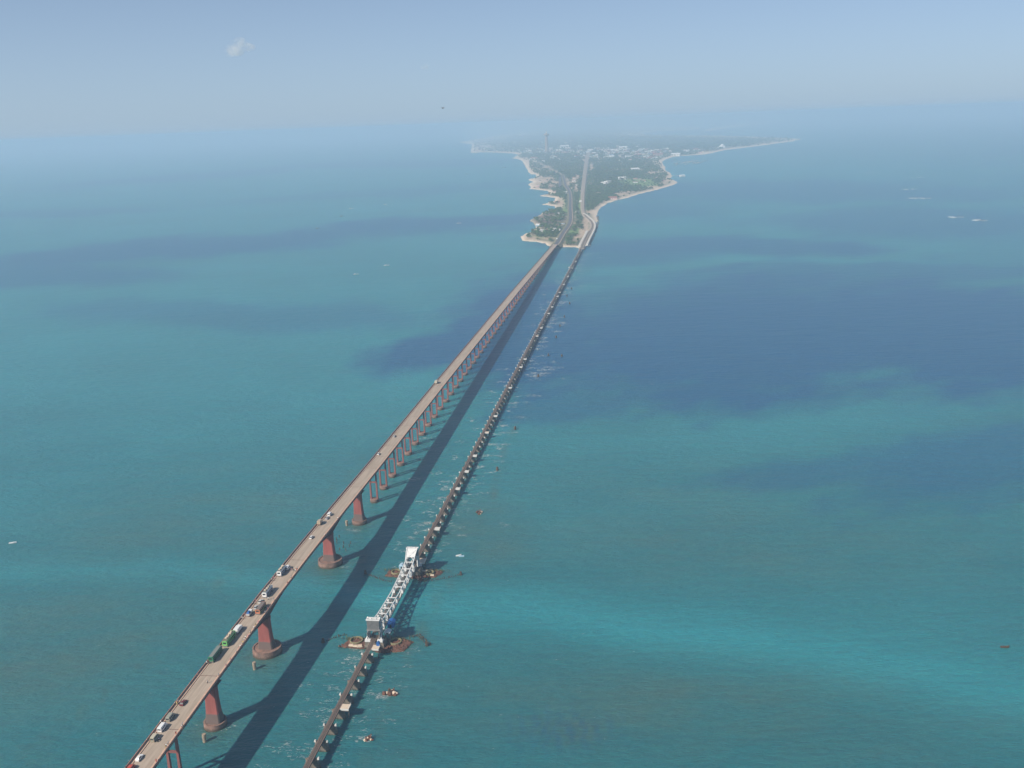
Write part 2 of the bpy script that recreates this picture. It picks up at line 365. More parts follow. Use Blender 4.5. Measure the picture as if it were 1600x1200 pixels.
# ------------------------------------------------------------------ island
COAST = [(814, 370), (816, 376), (836, 377.5), (852, 380), (857, 384), (868, 384), (877, 385.5), (905, 386.5), (918, 385), (921, 380), (924, 372), (928, 362), (932, 352), (933, 345), (931, 338), (933, 331), (940, 323), (950, 317), (962, 313),
         (980, 309), (1000, 302.5), (1020, 298), (1040, 292.5), (1054, 288), (1058, 285), (1054, 282), (1046, 279.5), (1050, 275), (1048, 271.5), (1040, 267), (1040, 261), (1036, 257), (1033, 253), (1040, 249), (1052, 245), (1065, 243.5), (1085, 242.5), (1103, 241), (1120, 237.5),
         (1132, 234.5), (1160, 231), (1190, 227.5), (1215, 223.8), (1240, 220.5), (1252, 217), (1240, 216.5), (1210, 215), (1170, 213.5), (1120, 212), (1060, 212), (1010, 211), (1000, 207.5),
         (1030, 204.5), (1090, 202), (1100, 199), (1000, 198.5), (900, 202), (820, 206), (780, 211), (755, 216), (720, 221.8), (720, 223.4), (737, 225), (738, 229), (736, 234), (737, 239), (750, 238), (770, 238), (790, 239), (800, 239.5), (812, 241.5), (800, 247.5), (809, 248), (814, 250),
         (818, 254), (822, 262), (827, 269), (830, 272), (838, 273), (838, 277), (826, 281), (834, 284), (826, 288), (830, 292), (828, 295), (845, 297), (857, 298), (858, 303), (842, 306), (852, 307), (868, 309), (866, 314), (848, 319.5), (866, 322), (868, 326), (848, 332), (838, 340), (828, 344), (834, 349), (838, 355), (832, 362), (822, 365)]
SPIT = [(1096, 205.5), (1120, 202.5), (1150, 198.5), (1180, 194.6), (1235, 187.2), (1220, 186.9), (1150, 195), (1110, 200.5)]
def poly_world(pts): return np.array([ground(x, y)[:2] for x, y in pts])
def sdist(poly, X, Y):
    """signed distance, positive inside"""
    x = X.reshape(-1); y = Y.reshape(-1); best = np.full(x.shape, 1e18); ins = np.zeros(x.shape, bool)
    n = len(poly)
    for i in range(n):
        ax, ay = poly[i]; bx, by = poly[(i + 1) % n]
        L = (bx - ax) ** 2 + (by - ay) ** 2 + 1e-9
        t = np.clip(((x - ax) * (bx - ax) + (y - ay) * (by - ay)) / L, 0, 1)
        best = np.minimum(best, (x - ax - t * (bx - ax)) ** 2 + (y - ay - t * (by - ay)) ** 2)
        c = ((ay > y) != (by > y)) & (x < (bx - ax) * (y - ay) / (by - ay + 1e-12) + ax)
        ins ^= c
    return (np.sqrt(best) * np.where(ins, 1, -1)).reshape(X.shape)
COASTW = poly_world(COAST); SPITW = poly_world(SPIT)

BARE = [(845, 283, 12, 6), (838, 290, 8, 6), (832, 284, 6, 6), (858, 280, 9, 3), (866, 286, 8, 3), (862, 292, 8, 3), (864, 302, 8, 3), (862, 315, 10, 3), (868, 311, 8, 3), (876, 318, 6, 8), (897, 283, 5, 6), (902, 277, 4, 4), (900, 297, 4, 7), (886, 285, 4, 6),
        (972, 304, 12, 2.4), (985, 301, 10, 1.5), (957, 311, 6, 1.6), (935, 302, 5, 1.4), (947, 287, 5, 1.4), (997, 266, 8, 1.3), (1018, 271, 9, 2.6), (1030, 270.5, 8, 2), (1043, 284, 8, 2.4), (1036, 287, 6, 1.5), (1020, 293, 9, 1.6), (1002, 282, 7, 1), (1037, 256, 2, 3),
        (1027, 244, 9, 1), (1057, 242, 8, 1), (1100, 239, 18, 1.5), (1188, 225, 8, 1), (760, 229, 14, 1.3), (748, 236, 10, .8), (780, 236.5, 10, .6), (818, 239, 6, .8), (824, 255, 4, 7), (818, 248, 8, 1), (916, 245, 7, 2), (912, 251, 5, 2), (924, 262, 3, 8), (854, 262, 6, 3), (862, 268, 8, 2),
        (915, 360, 5, 14), (903, 372, 6, 5), (909, 365, 5, 8), (898, 378, 5, 3), (917, 345, 6, 5), (925, 332, 9, 3), (845, 374, 26, 2.6), (820, 369, 6, 4), (833, 369, 4, 1.5), (856, 360, 10, 1), (866, 359, 9, 1), (870, 352, 10, 1.2), (850, 338, 14, 1.2), (852, 343, 14, 1), (910, 325, 2, 8)]
FIELD = [(1000, 285, 28, 6), (1012, 290, 18, 3), (905, 362, 5, 5), (895, 364, 7, 3), (853, 373, 14, 2), (835, 370, 10, 2), (878, 322, 6, 16), (907, 318, 4, 14), (884, 330, 8, 3)]
ys = 1880 * np.exp(np.linspace(0, math.log(62000 / 1880), 430))
cs = np.linspace(-.115, .36, 520)
CG, YG = np.meshgrid(cs, ys); XG = CG * YG
sdm = sdist(COASTW, XG, YG); sds = sdist(SPITW, XG, YG)
PX, PY = to_px(XG, YG)
lx = np.arctan2(XG, YG) * 900; ly = np.log(YG) * 120
jag = YG * .0012
sd_ = np.maximum(sdm, sds) + jag * fnoise(lx * .9, ly * .9, 7) * 1.1
hgt = np.clip(sd_ / 12, -1.5, 1.0); hgt = np.where(hgt > 0, hgt ** .7 * 2.4, hgt)
hgt = hgt + np.where(sd_ > 12, .35 * fnoise(lx * .5, ly * .5, 9), 0)
bw = 5 + 1.6e-6 * YG ** 2 + np.maximum(YG - 7000, 0) * .012
shore = np.exp(-(np.clip(sd_, 0, None) / bw) ** 1.5)
bare = np.zeros_like(PX); field = np.zeros_like(PX)
jx = PX + 1.6 * fnoise(lx * 1.4, ly * 1.4, 11); jy = PY + .9 * fnoise(lx * 1.2, ly * 1.2, 12)
for (x, y, a, b_) in BARE: bare = np.maximum(bare, blob(jx, jy, x, y, a, b_, soft=.35))
for (x, y, a, b_) in FIELD: field = np.maximum(field, blob(jx, jy, x, y, a, b_, soft=.3))
rock = .9 * blob(jx, jy, 847, 344, 22, 11, soft=.4)
bare = np.maximum(bare, blob(PX, PY, 1140, 190, 150, 16, -.05) * (sds > -200))
def island_material():
    m = bpy.data.materials.new('island_ground'); m.use_nodes = True; nt = m.node_tree; N = nt.nodes; Lk = nt.links
    b = N['Principled BSDF']; b.inputs['Roughness'].default_value = .95; b.inputs['Specular IOR Level'].default_value = .1
    tc = N.new('ShaderNodeTexCoord')
    def at(n):
        a = N.new('ShaderNodeAttribute'); a.attribute_name = n; return a.outputs['Fac']
    def nz(scale, det=5, st=(1, .35, 1)):
        mp = N.new('ShaderNodeMapping'); mp.inputs['Scale'].default_value = st; Lk.new(tc.outputs['Object'], mp.inputs['Vector'])
        n = N.new('ShaderNodeTexNoise'); n.inputs['Scale'].default_value = scale; n.inputs['Detail'].default_value = det; n.inputs['Roughness'].default_value = .65
        Lk.new(mp.outputs[0], n.inputs['Vector']); return n.outputs['Fac']
    def rng(v, a, c):
        r = N.new('ShaderNodeMapRange'); r.inputs['From Min'].default_value = a; r.inputs['From Max'].default_value = c; Lk.new(v, r.inputs['Value']); return r.outputs[0]
    def mix(a, c, f):
        x = N.new('ShaderNodeMix'); x.data_type = 'RGBA'; Lk.new(f, x.inputs['Factor'])
        for k, v in (('A', a), ('B', c)):
            if isinstance(v, tuple): x.inputs[k].default_value = v
            else: Lk.new(v, x.inputs[k])
        return x.outputs['Result']
    def ma(op, a, c):
        x = N.new('ShaderNodeMath'); x.operation = op; x.use_clamp = True
        for i, v in enumerate((a, c)):
            if isinstance(v, (int, float)): x.inputs[i].default_value = v
            else: Lk.new(v, x.inputs[i])
        return x.outputs[0]
    n1 = nz(.02); n2 = nz(.006); n3 = nz(.12, 4, (1, .6, 1))
    scrub = mix((.055, .085, .045, 1), (.13, .16, .08, 1), rng(n1, .4, .65))
    scrub = mix(scrub, (.34, .27, .19, 1), ma('MULTIPLY', rng(n2, .47, .6), rng(n1, .42, .58)))
    scrub = mix(scrub, (.20, .29, .10, 1), ma('MULTIPLY', at('field'), .95))
    soil = mix((.38, .27, .19, 1), (.64, .50, .37, 1), rng(n3, .35, .65))
    c = mix(scrub, soil, ma('MULTIPLY', at('bare'), rng(n1, .3, .5)))
    c = mix(c, (.13, .10, .085, 1), ma('MULTIPLY', at('rock'), rng(n1, .38, .55)))
    c = mix(c, (.76, .61, .46, 1), at('shore'))
    Lk.new(c, b.inputs['Base Color']); return m
island = grid_mesh('island', XG, YG, hgt, island_material(), dict(shore=shore * (1 - .7 * rock), bare=bare, field=field, rock=rock), keep=(hgt > -.9))
tag(island, 'low scrub covered island with pale beaches receding into the haze', kind='structure')

# strips (roads, banks, walls)
def strip(mb, pts, w, z, thick=None, mi=0, side=0.0):
    P_ = [Vector((p[0], p[1])) for p in pts]; rows = []
    for i, p in enumerate(P_):
        d = (P_[min(i + 1, len(P_) - 1)] - P_[max(i - 1, 0)]).normalized(); n = Vector((d.y, -d.x))
        zz = z[i] if isinstance(z, (list, tuple)) else z
        ww = w[i] if isinstance(w, (list, tuple)) else w
        rows.append((p + n * (side - ww / 2), p + n * (side + ww / 2), zz, n))
    if thick is None:
        b = len(mb.v)
        for l, r, zz, n in rows: mb.v += [(l.x, l.y, zz), (r.x, r.y, zz)]
        for i in range(len(rows) - 1): mb.f.append((b + 2 * i, b + 2 * i + 1, b + 2 * i + 3, b + 2 * i + 2)); mb.m.append(mi)
    else:
        fl = thick[1] if isinstance(thick, tuple) else 0; th = thick[0] if isinstance(thick, tuple) else thick
        loops = [[(l.x - n.x * fl, l.y - n.y * fl, zz - th), (r.x + n.x * fl, r.y + n.y * fl, zz - th), (r.x, r.y, zz), (l.x, l.y, zz)] for l, r, zz, n in rows]
        mb.rings(loops, mi)
    return mb
def dense(pts, n=6):
    out = []
    P_ = [np.array(p, float) for p in pts]
    for i in range(len(P_) - 1):
        p0 = P_[max(i - 1, 0)]; p1 = P_[i]; p2 = P_[i + 1]; p3 = P_[min(i + 2, len(P_) - 1)]
        for k in range(n):
            t = k / n
            out.append(.5 * ((2 * p1) + (-p0 + p2) * t + (2 * p0 - 5 * p1 + 4 * p2 - p3) * t * t + (-p0 + 3 * p1 - 3 * p2 + p3) * t ** 3))
    out.append(P_[-1]); return out
e0 = road_pt(S_END - 1, 0)
rp = [ground(x, y, 5)[:2] for x, y in [(881, 362), (889, 350), (891.5, 340), (891, 325), (891, 308), (889, 297), (884, 289), (881.5, 280), (879.5, 273)]]
road_pts = dense([np.array(e0[:2]), np.array(e0[:2]) + RD * 60] + rp)
nr = len(road_pts); rz_ = [max(3.4, 6.9 - .35 * i / 2) for i in range(nr)]
strip(MB(), road_pts, 13, [z + .25 for z in rz_], (4.5, 7)).build('road_embankment', M['grassbank'])['kind'] = 'structure'
rd = strip(MB(), road_pts, 8.5, [z + .262 for z in rz_]).build('road', M['road']); rd['kind'] = 'structure'
strip(MB(), road_pts, 1.0, [z + .27 for z in rz_], side=5.4).build('road_shoulder', M['foot'])['kind'] = 'structure'
side_pts = dense([ground(x, y, 3)[:2] for x, y in [(879.5, 273), (872, 270), (866, 266.5), (858, 263), (850, 259), (842, 254)]])
strip(MB(), side_pts, 14, 3.3, .8).build('road', M['ballast'])['kind'] = 'structure'
old_pts = dense([ground(x, y, 3)[:2] for x, y in [(875.5, 292), (875, 284), (876, 276)]])
strip(MB(), old_pts, 9, 3.4, .8).build('road', M['road'])['kind'] = 'structure'
# railway on the island: curved approach behind the seawall, then the long straight swath
ra = [rail_pt(1690, 0)[:2]] + [ground(x, y, 5)[:2] for x, y in [(917, 368), (924.5, 357), (926, 350), (922, 343.5), (914, 336), (911, 328), (910.5, 314), (911, 300), (913, 280), (915.5, 260), (918, 246), (921, 234)]]
rail_isl = dense(ra)
strip(MB(), rail_isl, [7 + .004 * max(0, p[1] - 2600) for p in rail_isl], 4.6, (2.6, 3)).build('railway_embankment', M['ballast'])['kind'] = 'structure'
strip(MB(), rail_isl[:32], 3.0, 4.85, .2).build('railway_track', M['plank'])['kind'] = 'structure'
swl = dense([ground(x, y, 4)[:2] for x, y in [(905, 385), (909, 377), (913.5, 369), (917.5, 361)]], 4)
o = strip(MB(), swl, 5.5, 5.4, 5.2).build('seawall', M['wall_white']); tag(o, 'wide pale concrete retaining wall left of the railway where the rail bridge lands', 'seawall')
swr = dense([ground(x, y, 4)[:2] for x, y in [(917, 383), (922.5, 371), (928, 360), (929.8, 353), (927.5, 346), (922, 341), (917.5, 337), (911.5, 333.5)]], 4)
o = strip(MB(), swr, 4.5, 5.6, 5.4).build('seawall', M['wall_white']); tag(o, 'curved white seawall along the right shore of the railway bend', 'seawall')
o = strip(MB(), [ground(x, y, 2)[:2] for x, y in [(903, 385.6), (912, 385.2), (920, 383.6)]], 9, 3.4, 3.6).build('quay', M['wall_white']); tag(o, 'pale stone quay in front of the rail bridge landing', 'quay')
# village lane across the point
strip(MB(), dense([ground(x, y, 3)[:2] for x, y in [(866, 332), (878, 334), (890, 333), (903, 332)]], 3), 6, 3.1, .6).build('road', M['ballast'])['kind'] = 'structure'

# ------------------------------------------------------------------ haze
hz = bpy.data.materials.new('haze_air'); hz.use_nodes = True; hn = hz.node_tree; hn.nodes.clear()
ho = hn.nodes.new('ShaderNodeOutputMaterial'); hv = hn.nodes.new('ShaderNodeVolumePrincipled')
hv.inputs['Color'].default_value = HAZE_COLOR; hv.inputs['Density'].default_value = HAZE_DENSITY; hv.inputs['Anisotropy'].default_value = HAZE_ANISO
hn.links.new(hv.outputs[0], ho.inputs['Volume'])
haze = MB().box(-300000, 300000, -5000, 90000, -3.0, 276).build('haze', hz); haze['kind'] = 'stuff'
haze.display_type = 'BOUNDS'

# ------------------------------------------------------------------ road bridge
rb = empty('road_bridge', (*road_pt(0, 0)[:2], 0), -ROAD_AZ, 'long red and tan road bridge on paired concrete columns carrying queued buses', 'bridge')
HW = 5.8
def part(name, mb, mats, parent, z=0, y=0): return mb.build(name, mats, parent, loc=(0, y, z))
def deck_span(s0, s1, depthf, boxw, nseg):
    """one span between joints in bridge coordinates (y along, z absolute); depthf(s) gives the girder depth"""
    g = .16; a, b = s0 + g, s1 - g
    ss = [a + (b - a) * i / nseg for i in range(nseg + 1)]
    loops = []
    for s in ss:
        z = deck_z(s); d = depthf(s); w = boxw / 2
        loops.append([(-w * .92, s, z - d), (w * .92, s, z - d), (w, s, z - .75), (HW - .25, s, z - .42), (HW, s, z - .4), (HW, s, z - .0), (-HW, s, z), (-HW, s, z - .4), (-HW + .25, s, z - .42), (-w, s, z - .75)])
    m = MB(); m.rings(loops)
    # material: sides and bottom red-brown, top concrete
    mi = [0] * len(m.f); n = 10
    for k in range(nseg):
        mi[k * n + 5] = 1
    m.m = mi
    sp = m.build('deck_span', [M['red_dark'], M['deck']], rb)
    # roadway
    q = MB(); b0 = 0
    for s in ss:
        z = deck_z(s) + .04; q.v += [(-3.75, s, z), (3.75, s, z)]
    for k in range(nseg): q.f.append((2 * k, 2 * k + 1, 2 * k + 3, 2 * k + 2)); q.m.append(0)
    q.build('roadway', M['asphalt'], sp)
    for sg in (-1, 1):
        f = MB(); f.rings([[(sg * 4.35 - .02, s, deck_z(s) + .005), (sg * 5.45, s, deck_z(s) + .005), (sg * 5.45, s, deck_z(s) + .3), (sg * 4.35, s, deck_z(s) + .3)][::1 if sg > 0 else -1] for s in ss]); f.build('footpath', M['foot'], sp)
        p = MB(); x0, x1 = (5.5, 5.68) if sg > 0 else (-5.68, -5.5)
        p.rings([[(x0, s, deck_z(s)), (x1, s, deck_z(s)), (x1, s, deck_z(s) + .85), (x0, s, deck_z(s) + .85)] for s in ss])
        p.rings([[(x0 - .06, s, deck_z(s) + .95), (x1 + .06, s, deck_z(s) + .95), (x1 + .06, s, deck_z(s) + 1.08), (x0 - .06, s, deck_z(s) + 1.08)] for s in ss])
        L = b - a; k = max(2, int(L / 2.6))
        for i in range(k + 1):
            s = a + .15 + (L - .3) * i / k; z = deck_z(s); p.box(x0 - .08, x1 + .08, s - .14, s + .14, z, z + 1.14)
        p.build('parapet', M['parapet'], sp)
    return sp
def haunch(centre, dmax, L):
    return lambda s: 2.5 + (dmax - 2.5) * max(0, 1 - abs(s - centre) / L) ** 1.7
spans = []
MID = (S_C + S_B) / 2
deck_span(0, MID, haunch(S_C, 6.6, 46), 6.6, 22)
deck_span(MID, S_A, haunch(S_B, 6.6, 46), 6.6, 22)
deck_span(S_A, S_B1, lambda s: 2.5, 6.6, 3)
deck_span(-38.5, 0, lambda s: 2.5, 6.6, 3)
ends = [-38.5] + NEAR_BENTS[1:]
for a, b in zip(ends[1:], ends[:-1]): deck_span(a, b, lambda s: 2.0, 7.8, 2)
bl = BENTS + [S_END]
for a, b in zip(bl[:-1], bl[1:]): deck_span(a, b, lambda s: 2.0, 7.8, 2)
# main piers
for s0, rc, wb_ in BIG:
    z1 = deck_z(s0) - (6.7 if rc > 6 else 2.65)
    p = MB()
    k = wb_ / 7.0
    prof = [(2.0, 4.2 * k, 3.0), (5.0, 3.8 * k, 2.5), (8.5, 3.45 * k, 2.1), (14, 3.2 * k, 1.9), (z1 - 2, 3.15 * k, 1.9), (z1, 3.3 * k, 2.4)]
    p.rings([[(-w, s0 - t + .5, z), (-w + .5, s0 - t, z), (w - .5, s0 - t, z), (w, s0 - t + .5, z), (w, s0 + t - .5, z), (w - .5, s0 + t, z), (-w + .5, s0 + t, z), (-w, s0 + t - .5, z)] for z, w, t in prof])
    po = p.build('pier', M['red_low'], rb)
    c = MB(); h = 3.6 if rc > 6 else 2.8
    c.lathe([(rc * 1.03, -3), (rc * 1.02, .5), (rc, h - .5), (rc, h), (rc - .7, h), (rc - .8, h - .45)], 40, (0, s0))
    c.build('caisson', M['caisson'], po)
    if rc < 6:
        for sg in (-1, 1):
            q = MB(); q.frustum((sg * 3.1 - .5, sg * 3.1 + .5, s0 - 1.2, s0 + 1.2), (sg * 3.9 - 1.1, sg * 3.9 + 1.1, s0 - 2.0, s0 + 2.0), z1 - 2.2, z1 - .3); q.build('bracket', M['red_dark'], po)
            q = MB().box(sg * 1.6 - .5, sg * 1.6 + .5, s0 - .8, s0 + .8, z1 - .0, z1 + .12); q.build('bearing', M['girder'], po)
# column bents
for s0 in NEAR_BENTS[:5] + BENTS:
    zc = deck_z(s0) - 2.05
    if zc < 3.4: zc = 3.4
    cap = MB().frustum((-3.6, 3.6, s0 - .7, s0 + .7), (-4.6, 4.6, s0 - .9, s0 + .9), zc - 1.3, zc - .02)
    bo = cap.build('pier_cap', M['red_bent'], rb)
    for sg in (-1, 1):
        MB().frustum((sg * 2.35 - .6, sg * 2.35 + .6, s0 - .75, s0 + .75), (sg * 2.3 - .45, sg * 2.3 + .45, s0 - .55, s0 + .55), 1.5, zc - 1.3).build('column', M['red_bent'], bo)
    if zc - 9 > 5: MB().box(-1.95, 1.95, s0 - .45, s0 + .45, zc - 9.3, zc - 8.4).build('crossbeam', M['red_bent'], bo)
    MB().lathe([(3.4, -3), (3.3, .3), (3.2, 2.1), (3.2, 2.5), (2.9, 2.6)], 22, (0, s0)).build('caisson', M['caisson'], bo)
# abutment where the deck lands
MB().frustum((-8, 8, S_END - 2, S_END + 8), (-6.4, 6.4, S_END + .3, S_END + 8), -1, deck_z(S_END) - .3).build('abutment', M['deck'], rb)

# ------------------------------------------------------------------ rail bridge
RZ = 6.0
NP, FP = 108.5, 191.5       # the two lift span piers, metres along the line
lb = empty('railway_bridge', (*rail_pt(0, 0)[:2], 0), -RAIL_AZ, 'low single track railway bridge on closely spaced stone piers with white caps', 'bridge')
pier_s = [20.2 + 12.0 * k for k in range(-12, 8)] + [FP + 2.5 + 12.05 * (k + .5) for k in range(123)]
pm = MB()
def boat(w, t, z): return [(-w, 0, z), (-w + t, -t, z), (w - t, -t, z), (w, 0, z), (w - t, t, z), (-w + t, t, z)]
pm.rings([boat(3.9, 1.35, -3), boat(3.4, 1.15, 1.2), boat(3.0, 1.0, 3.9)]); pier_me = pm.mesh('pier', M['stone'])
cm = MB(); cm.rings([boat(3.25, 1.15, 3.9), boat(3.25, 1.15, 4.35)]); cap_me = cm.mesh('cap_stone', M['stone'])
em = MB(); em.box(-.38, .38, -.6, .6, 4.35, 4.95); em.box(-.25, .25, -.4, .4, 4.95, 5.2); block_me = em.mesh('end_block', M['whitecap'])
gm = MB()
for x in (-.75, .75): gm.box(x - .06, x + .06, -5.9, 5.9, 4.42, 5.55); gm.box(x - .2, x + .2, -5.9, 5.9, 5.55, 5.62); gm.box(x - .2, x + .2, -5.9, 5.9, 4.36, 4.42)
for y in (-4, 0, 4): gm.box(-.8, .8, y - .05, y + .05, 4.7, 5.4)
gird_me = gm.mesh('girder', M['girder'])
rsb = random.Random(77)
for i, s in enumerate(pier_s):
    if NP - 9 < s < FP + 2: continue
    p = link('pier', pier_me, lb, (0, s, 0)); link('cap_stone', cap_me, p)
    for sg in (-1, 1):
        if rsb.random() < (.12 if s < 350 else .3): continue
        o = link('end_block', block_me, p, (sg * 2.75, rsb.uniform(-.15, .15), 0)); q = rsb.uniform(.7, 1.15); o.scale = (rsb.uniform(.75, 1.3), q, 1)
segs = [(a, b) for a, b in zip(pier_s[:-1], pier_s[1:]) if not (a < FP + 2 and b > NP - 8)] + [(pier_s[19], NP - 3), (FP + 2.5, FP + 2.5 + 6.0)]
for a, b in segs:
    o = link('girder', gird_me, lb, (0, (a + b) / 2, 0)); o.scale = (1, (b - a) / 12.0, 1)
S0, S1 = pier_s[0] - 6, pier_s[-1] + 6
sm = MB(); s = S0
while s < S1:
    if not NP - 3 < s < FP + 3: sm.box(-1.0, 1.0, s - .14, s + .14, 5.63, 5.83)
    s += .72
o = sm.build('sleeper', M['sleeper'], lb); o['kind'] = 'stuff'
for a, b in ((S0, NP - 3), (FP + 3, S1)):
    for x in (-.52, .52):
        MB().box(x - .06, x + .06, a, b, 5.835, 5.98).build('rail', M['rail'], lb)
    for x in (-1.16, 1.16):
        MB().box(x - .12, x + .12, a, b, 5.70, 5.84).build('walkway', M['sleeper'], lb)
    MB().box(-.2, .2, a, b, 5.845, 5.9).build('walkway', M['plank'], lb)
# trolley refuges on the right side
PLAT = [(538, 1103, 1.25), (684.5, 822, 1.1), (713, 767, 1), (728, 738, 1), (741, 712, 1), (762, 673, 1), (776, 646, 1), (797.5, 604, 1), (813, 572.5, 1), (820, 560, 1), (839, 523, 1), (845, 513, 1), (857, 490, 1), (862, 479.5, 1), (871, 462, 1), (875, 456, 1), (881, 444, 1), (887, 431, 1), (893, 418, 1), (898, 408, 1)]
plm = {}
def platform(s, n0, w, d, parent, mtop):
    g = empty('refuge_platform', (0, 0, 0)); g.parent = parent; g.location = (n0, s, 0)
    MB().box(0, w, -d / 2, d / 2, 5.55, 5.75).build('platform_top', mtop, g)
    MB().box(-.05, w + .05, -d / 2 - .22, -d / 2 - .01, 5.0, 5.85).build('fascia', M['whitecap'], g)
    MB().box(.2, w - .2, -d / 2 + .3, d / 2 - .3, 4.2, 5.55).build('support_frame', M['girder'], g)
    q = MB()
    for x in (w - .1,):
        for y in (-d / 2, 0, d / 2 - .1): q.box(x, x + .08, y, y + .08, 5.75, 6.75)
        q.box(x, x + .07, -d / 2, d / 2, 6.68, 6.75); q.box(x, x + .07, -d / 2, d / 2, 6.2, 6.26)
    q.build('railing', M['white_steel'], g)
    MB().beam((w - .4, 0, 4.3), (w - 1.0, 0, .0), .35).build('prop', M['girder'], g)
    return g
for i, (x, y, k) in enumerate(PLAT):
    q = ground(x, y, RZ)[:2] - RAIL_O; s = float(q @ LD)
    near = min(pier_s, key=lambda a: abs(a - s)); s = near if i else s
    platform(s, 1.32, 3.3 * k, 3.2 * k, lb, M['tan'] if i in (0, 5, 10) else M['whitecap'])
# one white hut on the left, near the island
q = ground(889, 417, RZ)[:2] - RAIL_O; platform(float(q @ LD), -5.2, 3.4, 4.4, lb, M['whitecap'])

# ------------------------------------------------------------------ rolling lift span: two leaves
def lift_leaf(s, turn, label, L):
    t = empty('lift_leaf', rail_pt(s, 0, 0), -RAIL_AZ + (math.pi if turn else 0), label, 'lift bridge', 'the two leaves of the rolling lift span')
    W = 3.3; WT = 2.45; zb = 5.6
    MB().frustum((-5.6, 5.6, -4.2, 3.4), (-5.0, 5.0, -3.8, 3.0), -2, 4.5).build('pier', M['stone'], t)
    # top chord heights along the leaf (y: distance towards mid channel)
    nodes = [(1.0, 13.0), (7.5, 11.9), (14.5, 11.0), (21.5, 10.4), (28.5, 10.0), (35, 9.7), (L - .3, 9.5)]
    for sg in (-1, 1):
        x = sg * WT
        MB().beam((x, -3, zb), (x, L - .2, zb), .5, .9).build('bottom_chord', M['grey_steel'], t)
        for (y0, z0), (y1, z1) in zip(nodes[:-1], nodes[1:]):
            MB().beam((x, y0, z0), (x, y1, z1), .5, .5).build('top_chord', M['white_steel'], t)
        for k, (y, z) in enumerate(nodes[1:-1]):
            MB().beam((x, y - (.5 if not turn else -.5), zb + .45), (x, y, z - .2), 1.15, .8).build('post', M['white_steel'], t)
        for k in range(1, len(nodes) - 1):
            (y0, z0), (y1, z1) = nodes[k], nodes[k + 1]
            MB().beam((x, y0, z0 - .3), (x, y1, zb + .45), .38).build('diagonal', M['white_steel'], t)
        x = sg * W
        # tower leg and segmental girder the leaf rolls on
        MB().beam((x, -1.6, 4.5), (x, -1.6, 12.0), .8, .8).build('tower_leg', M['white_steel'], t)
        MB().beam((x, 1.0, zb + .4), (x, 1.0, 13.0), .6, .6).build('tower_leg', M['white_steel'], t)
        MB().beam((x, -1.6, 6.2), (x * .35, -1.6, 12.0), .3).build('knee_brace', M['grey_steel'], t)
        sgm = MB(); arc = [(x, 1.0, zb + .2)] + [(x, 1.0 - 5.2 * math.sin(a), zb + 5.2 * (1 - math.cos(a)) - .8) for a in [R(8 + 76 * i / 9) for i in range(10)]] + [(x, 1.0, 10.2)]
        n = len(arc); b = len(sgm.v)
        sgm.v += [(x - .22, p[1], p[2]) for p in arc] + [(x + .22, p[1], p[2]) for p in arc]
        sgm.f += [tuple(range(n)), tuple(range(2 * n - 1, n - 1, -1))] + [(i, i + n, (i + 1) % n + n, (i + 1) % n) for i in range(n)]; sgm.m += [0] * (n + 2)
        sgm.build('segmental_girder', M['grey_steel'], t)
        # raking strut from the counterweight down to the top chord
        MB().beam((x, -1.0, 17.3), (sg * WT, 7.5, 12.1), .4, .45).build('raking_strut', M['white_steel'], t)
        MB().beam((x, 1.0, 13.2), (x, 1.0, 16.2), .35).build('hanger', M['grey_steel'], t)
        MB().box(x - 1.5, x + 1.5, -4.3, -2.2, 4.5, 5.6).build('bearing_block', M['white_steel'], t)
        MB().beam((x * 1.25, -3.6, 5.5), (x * 1.0, -1.7, 8.2), .35).build('back_stay', M['white_steel'], t)
    # counterweight: ribbed box hung between the frames
    cw = MB().box(-W - .05, W + .05, -3.0, -.9, 11.4, 16.4).build('counterweight', M['grey_steel'], t)
    rb_ = MB()
    for i in range(13):
        x = -W + .2 + i * (2 * W - .4) / 12; rb_.box(x - .09, x + .09, -3.16, -3.003, 11.5, 16.3)
    rb_.build('rib', M['grey_steel'], cw)
    MB().box(-W - .3, W + .3, -3.3, -.7, 10.5, 11.38).build('lower_beam', M['grey_steel'], t)
    tp = MB(); 
    tp.box(-W - .35, W + .35, -3.3, -2.6, 16.42, 17.0); tp.box(-W - .35, W + .35, -1.3, -.6, 16.42, 17.1)
    for x in (-W - .35, -1.6, 1.1, W - .15): tp.box(x, x + .5, -2.6, -1.3, 16.42, 16.95)
    tp.build('top_frame', M['white_steel'], t)
    if turn:      # plated upper part of the rake, seen from the channel side
        q = MB(); q.add([(-W + .25, -.6, 16.75), (W - .25, -.6, 16.75), (WT, 4.6, 13.9), (-WT, 4.6, 13.9), (-W + .25, -.6, 16.6), (W - .25, -.6, 16.6), (WT, 4.6, 13.75), (-WT, 4.6, 13.75)], [(0, 3, 2, 1), (4, 5, 6, 7), (0, 1, 5, 4), (1, 2, 6, 5), (2, 3, 7, 6), (3, 0, 4, 7)])
        q.build('rake_plate', M['white_steel'], t)
    # lateral struts and cross bracing of the top
    for (y, z) in nodes[1:-1]: MB().beam((-WT + .2, y, z), (WT - .2, y, z), .5, .4).build('top_strut', M['white_steel'], t)
    for (y0, z0), (y1, z1) in zip(nodes[1:-2], nodes[2:-1]):
        MB().beam((-WT + .2, y0, z0), (WT - .2, y1, z1), .2).build('lateral_brace', M['grey_steel'], t)
        MB().beam((WT - .2, y0, z0 - .22), (-WT + .2, y1, z1 - .22), .2).build('lateral_brace', M['grey_steel'], t)
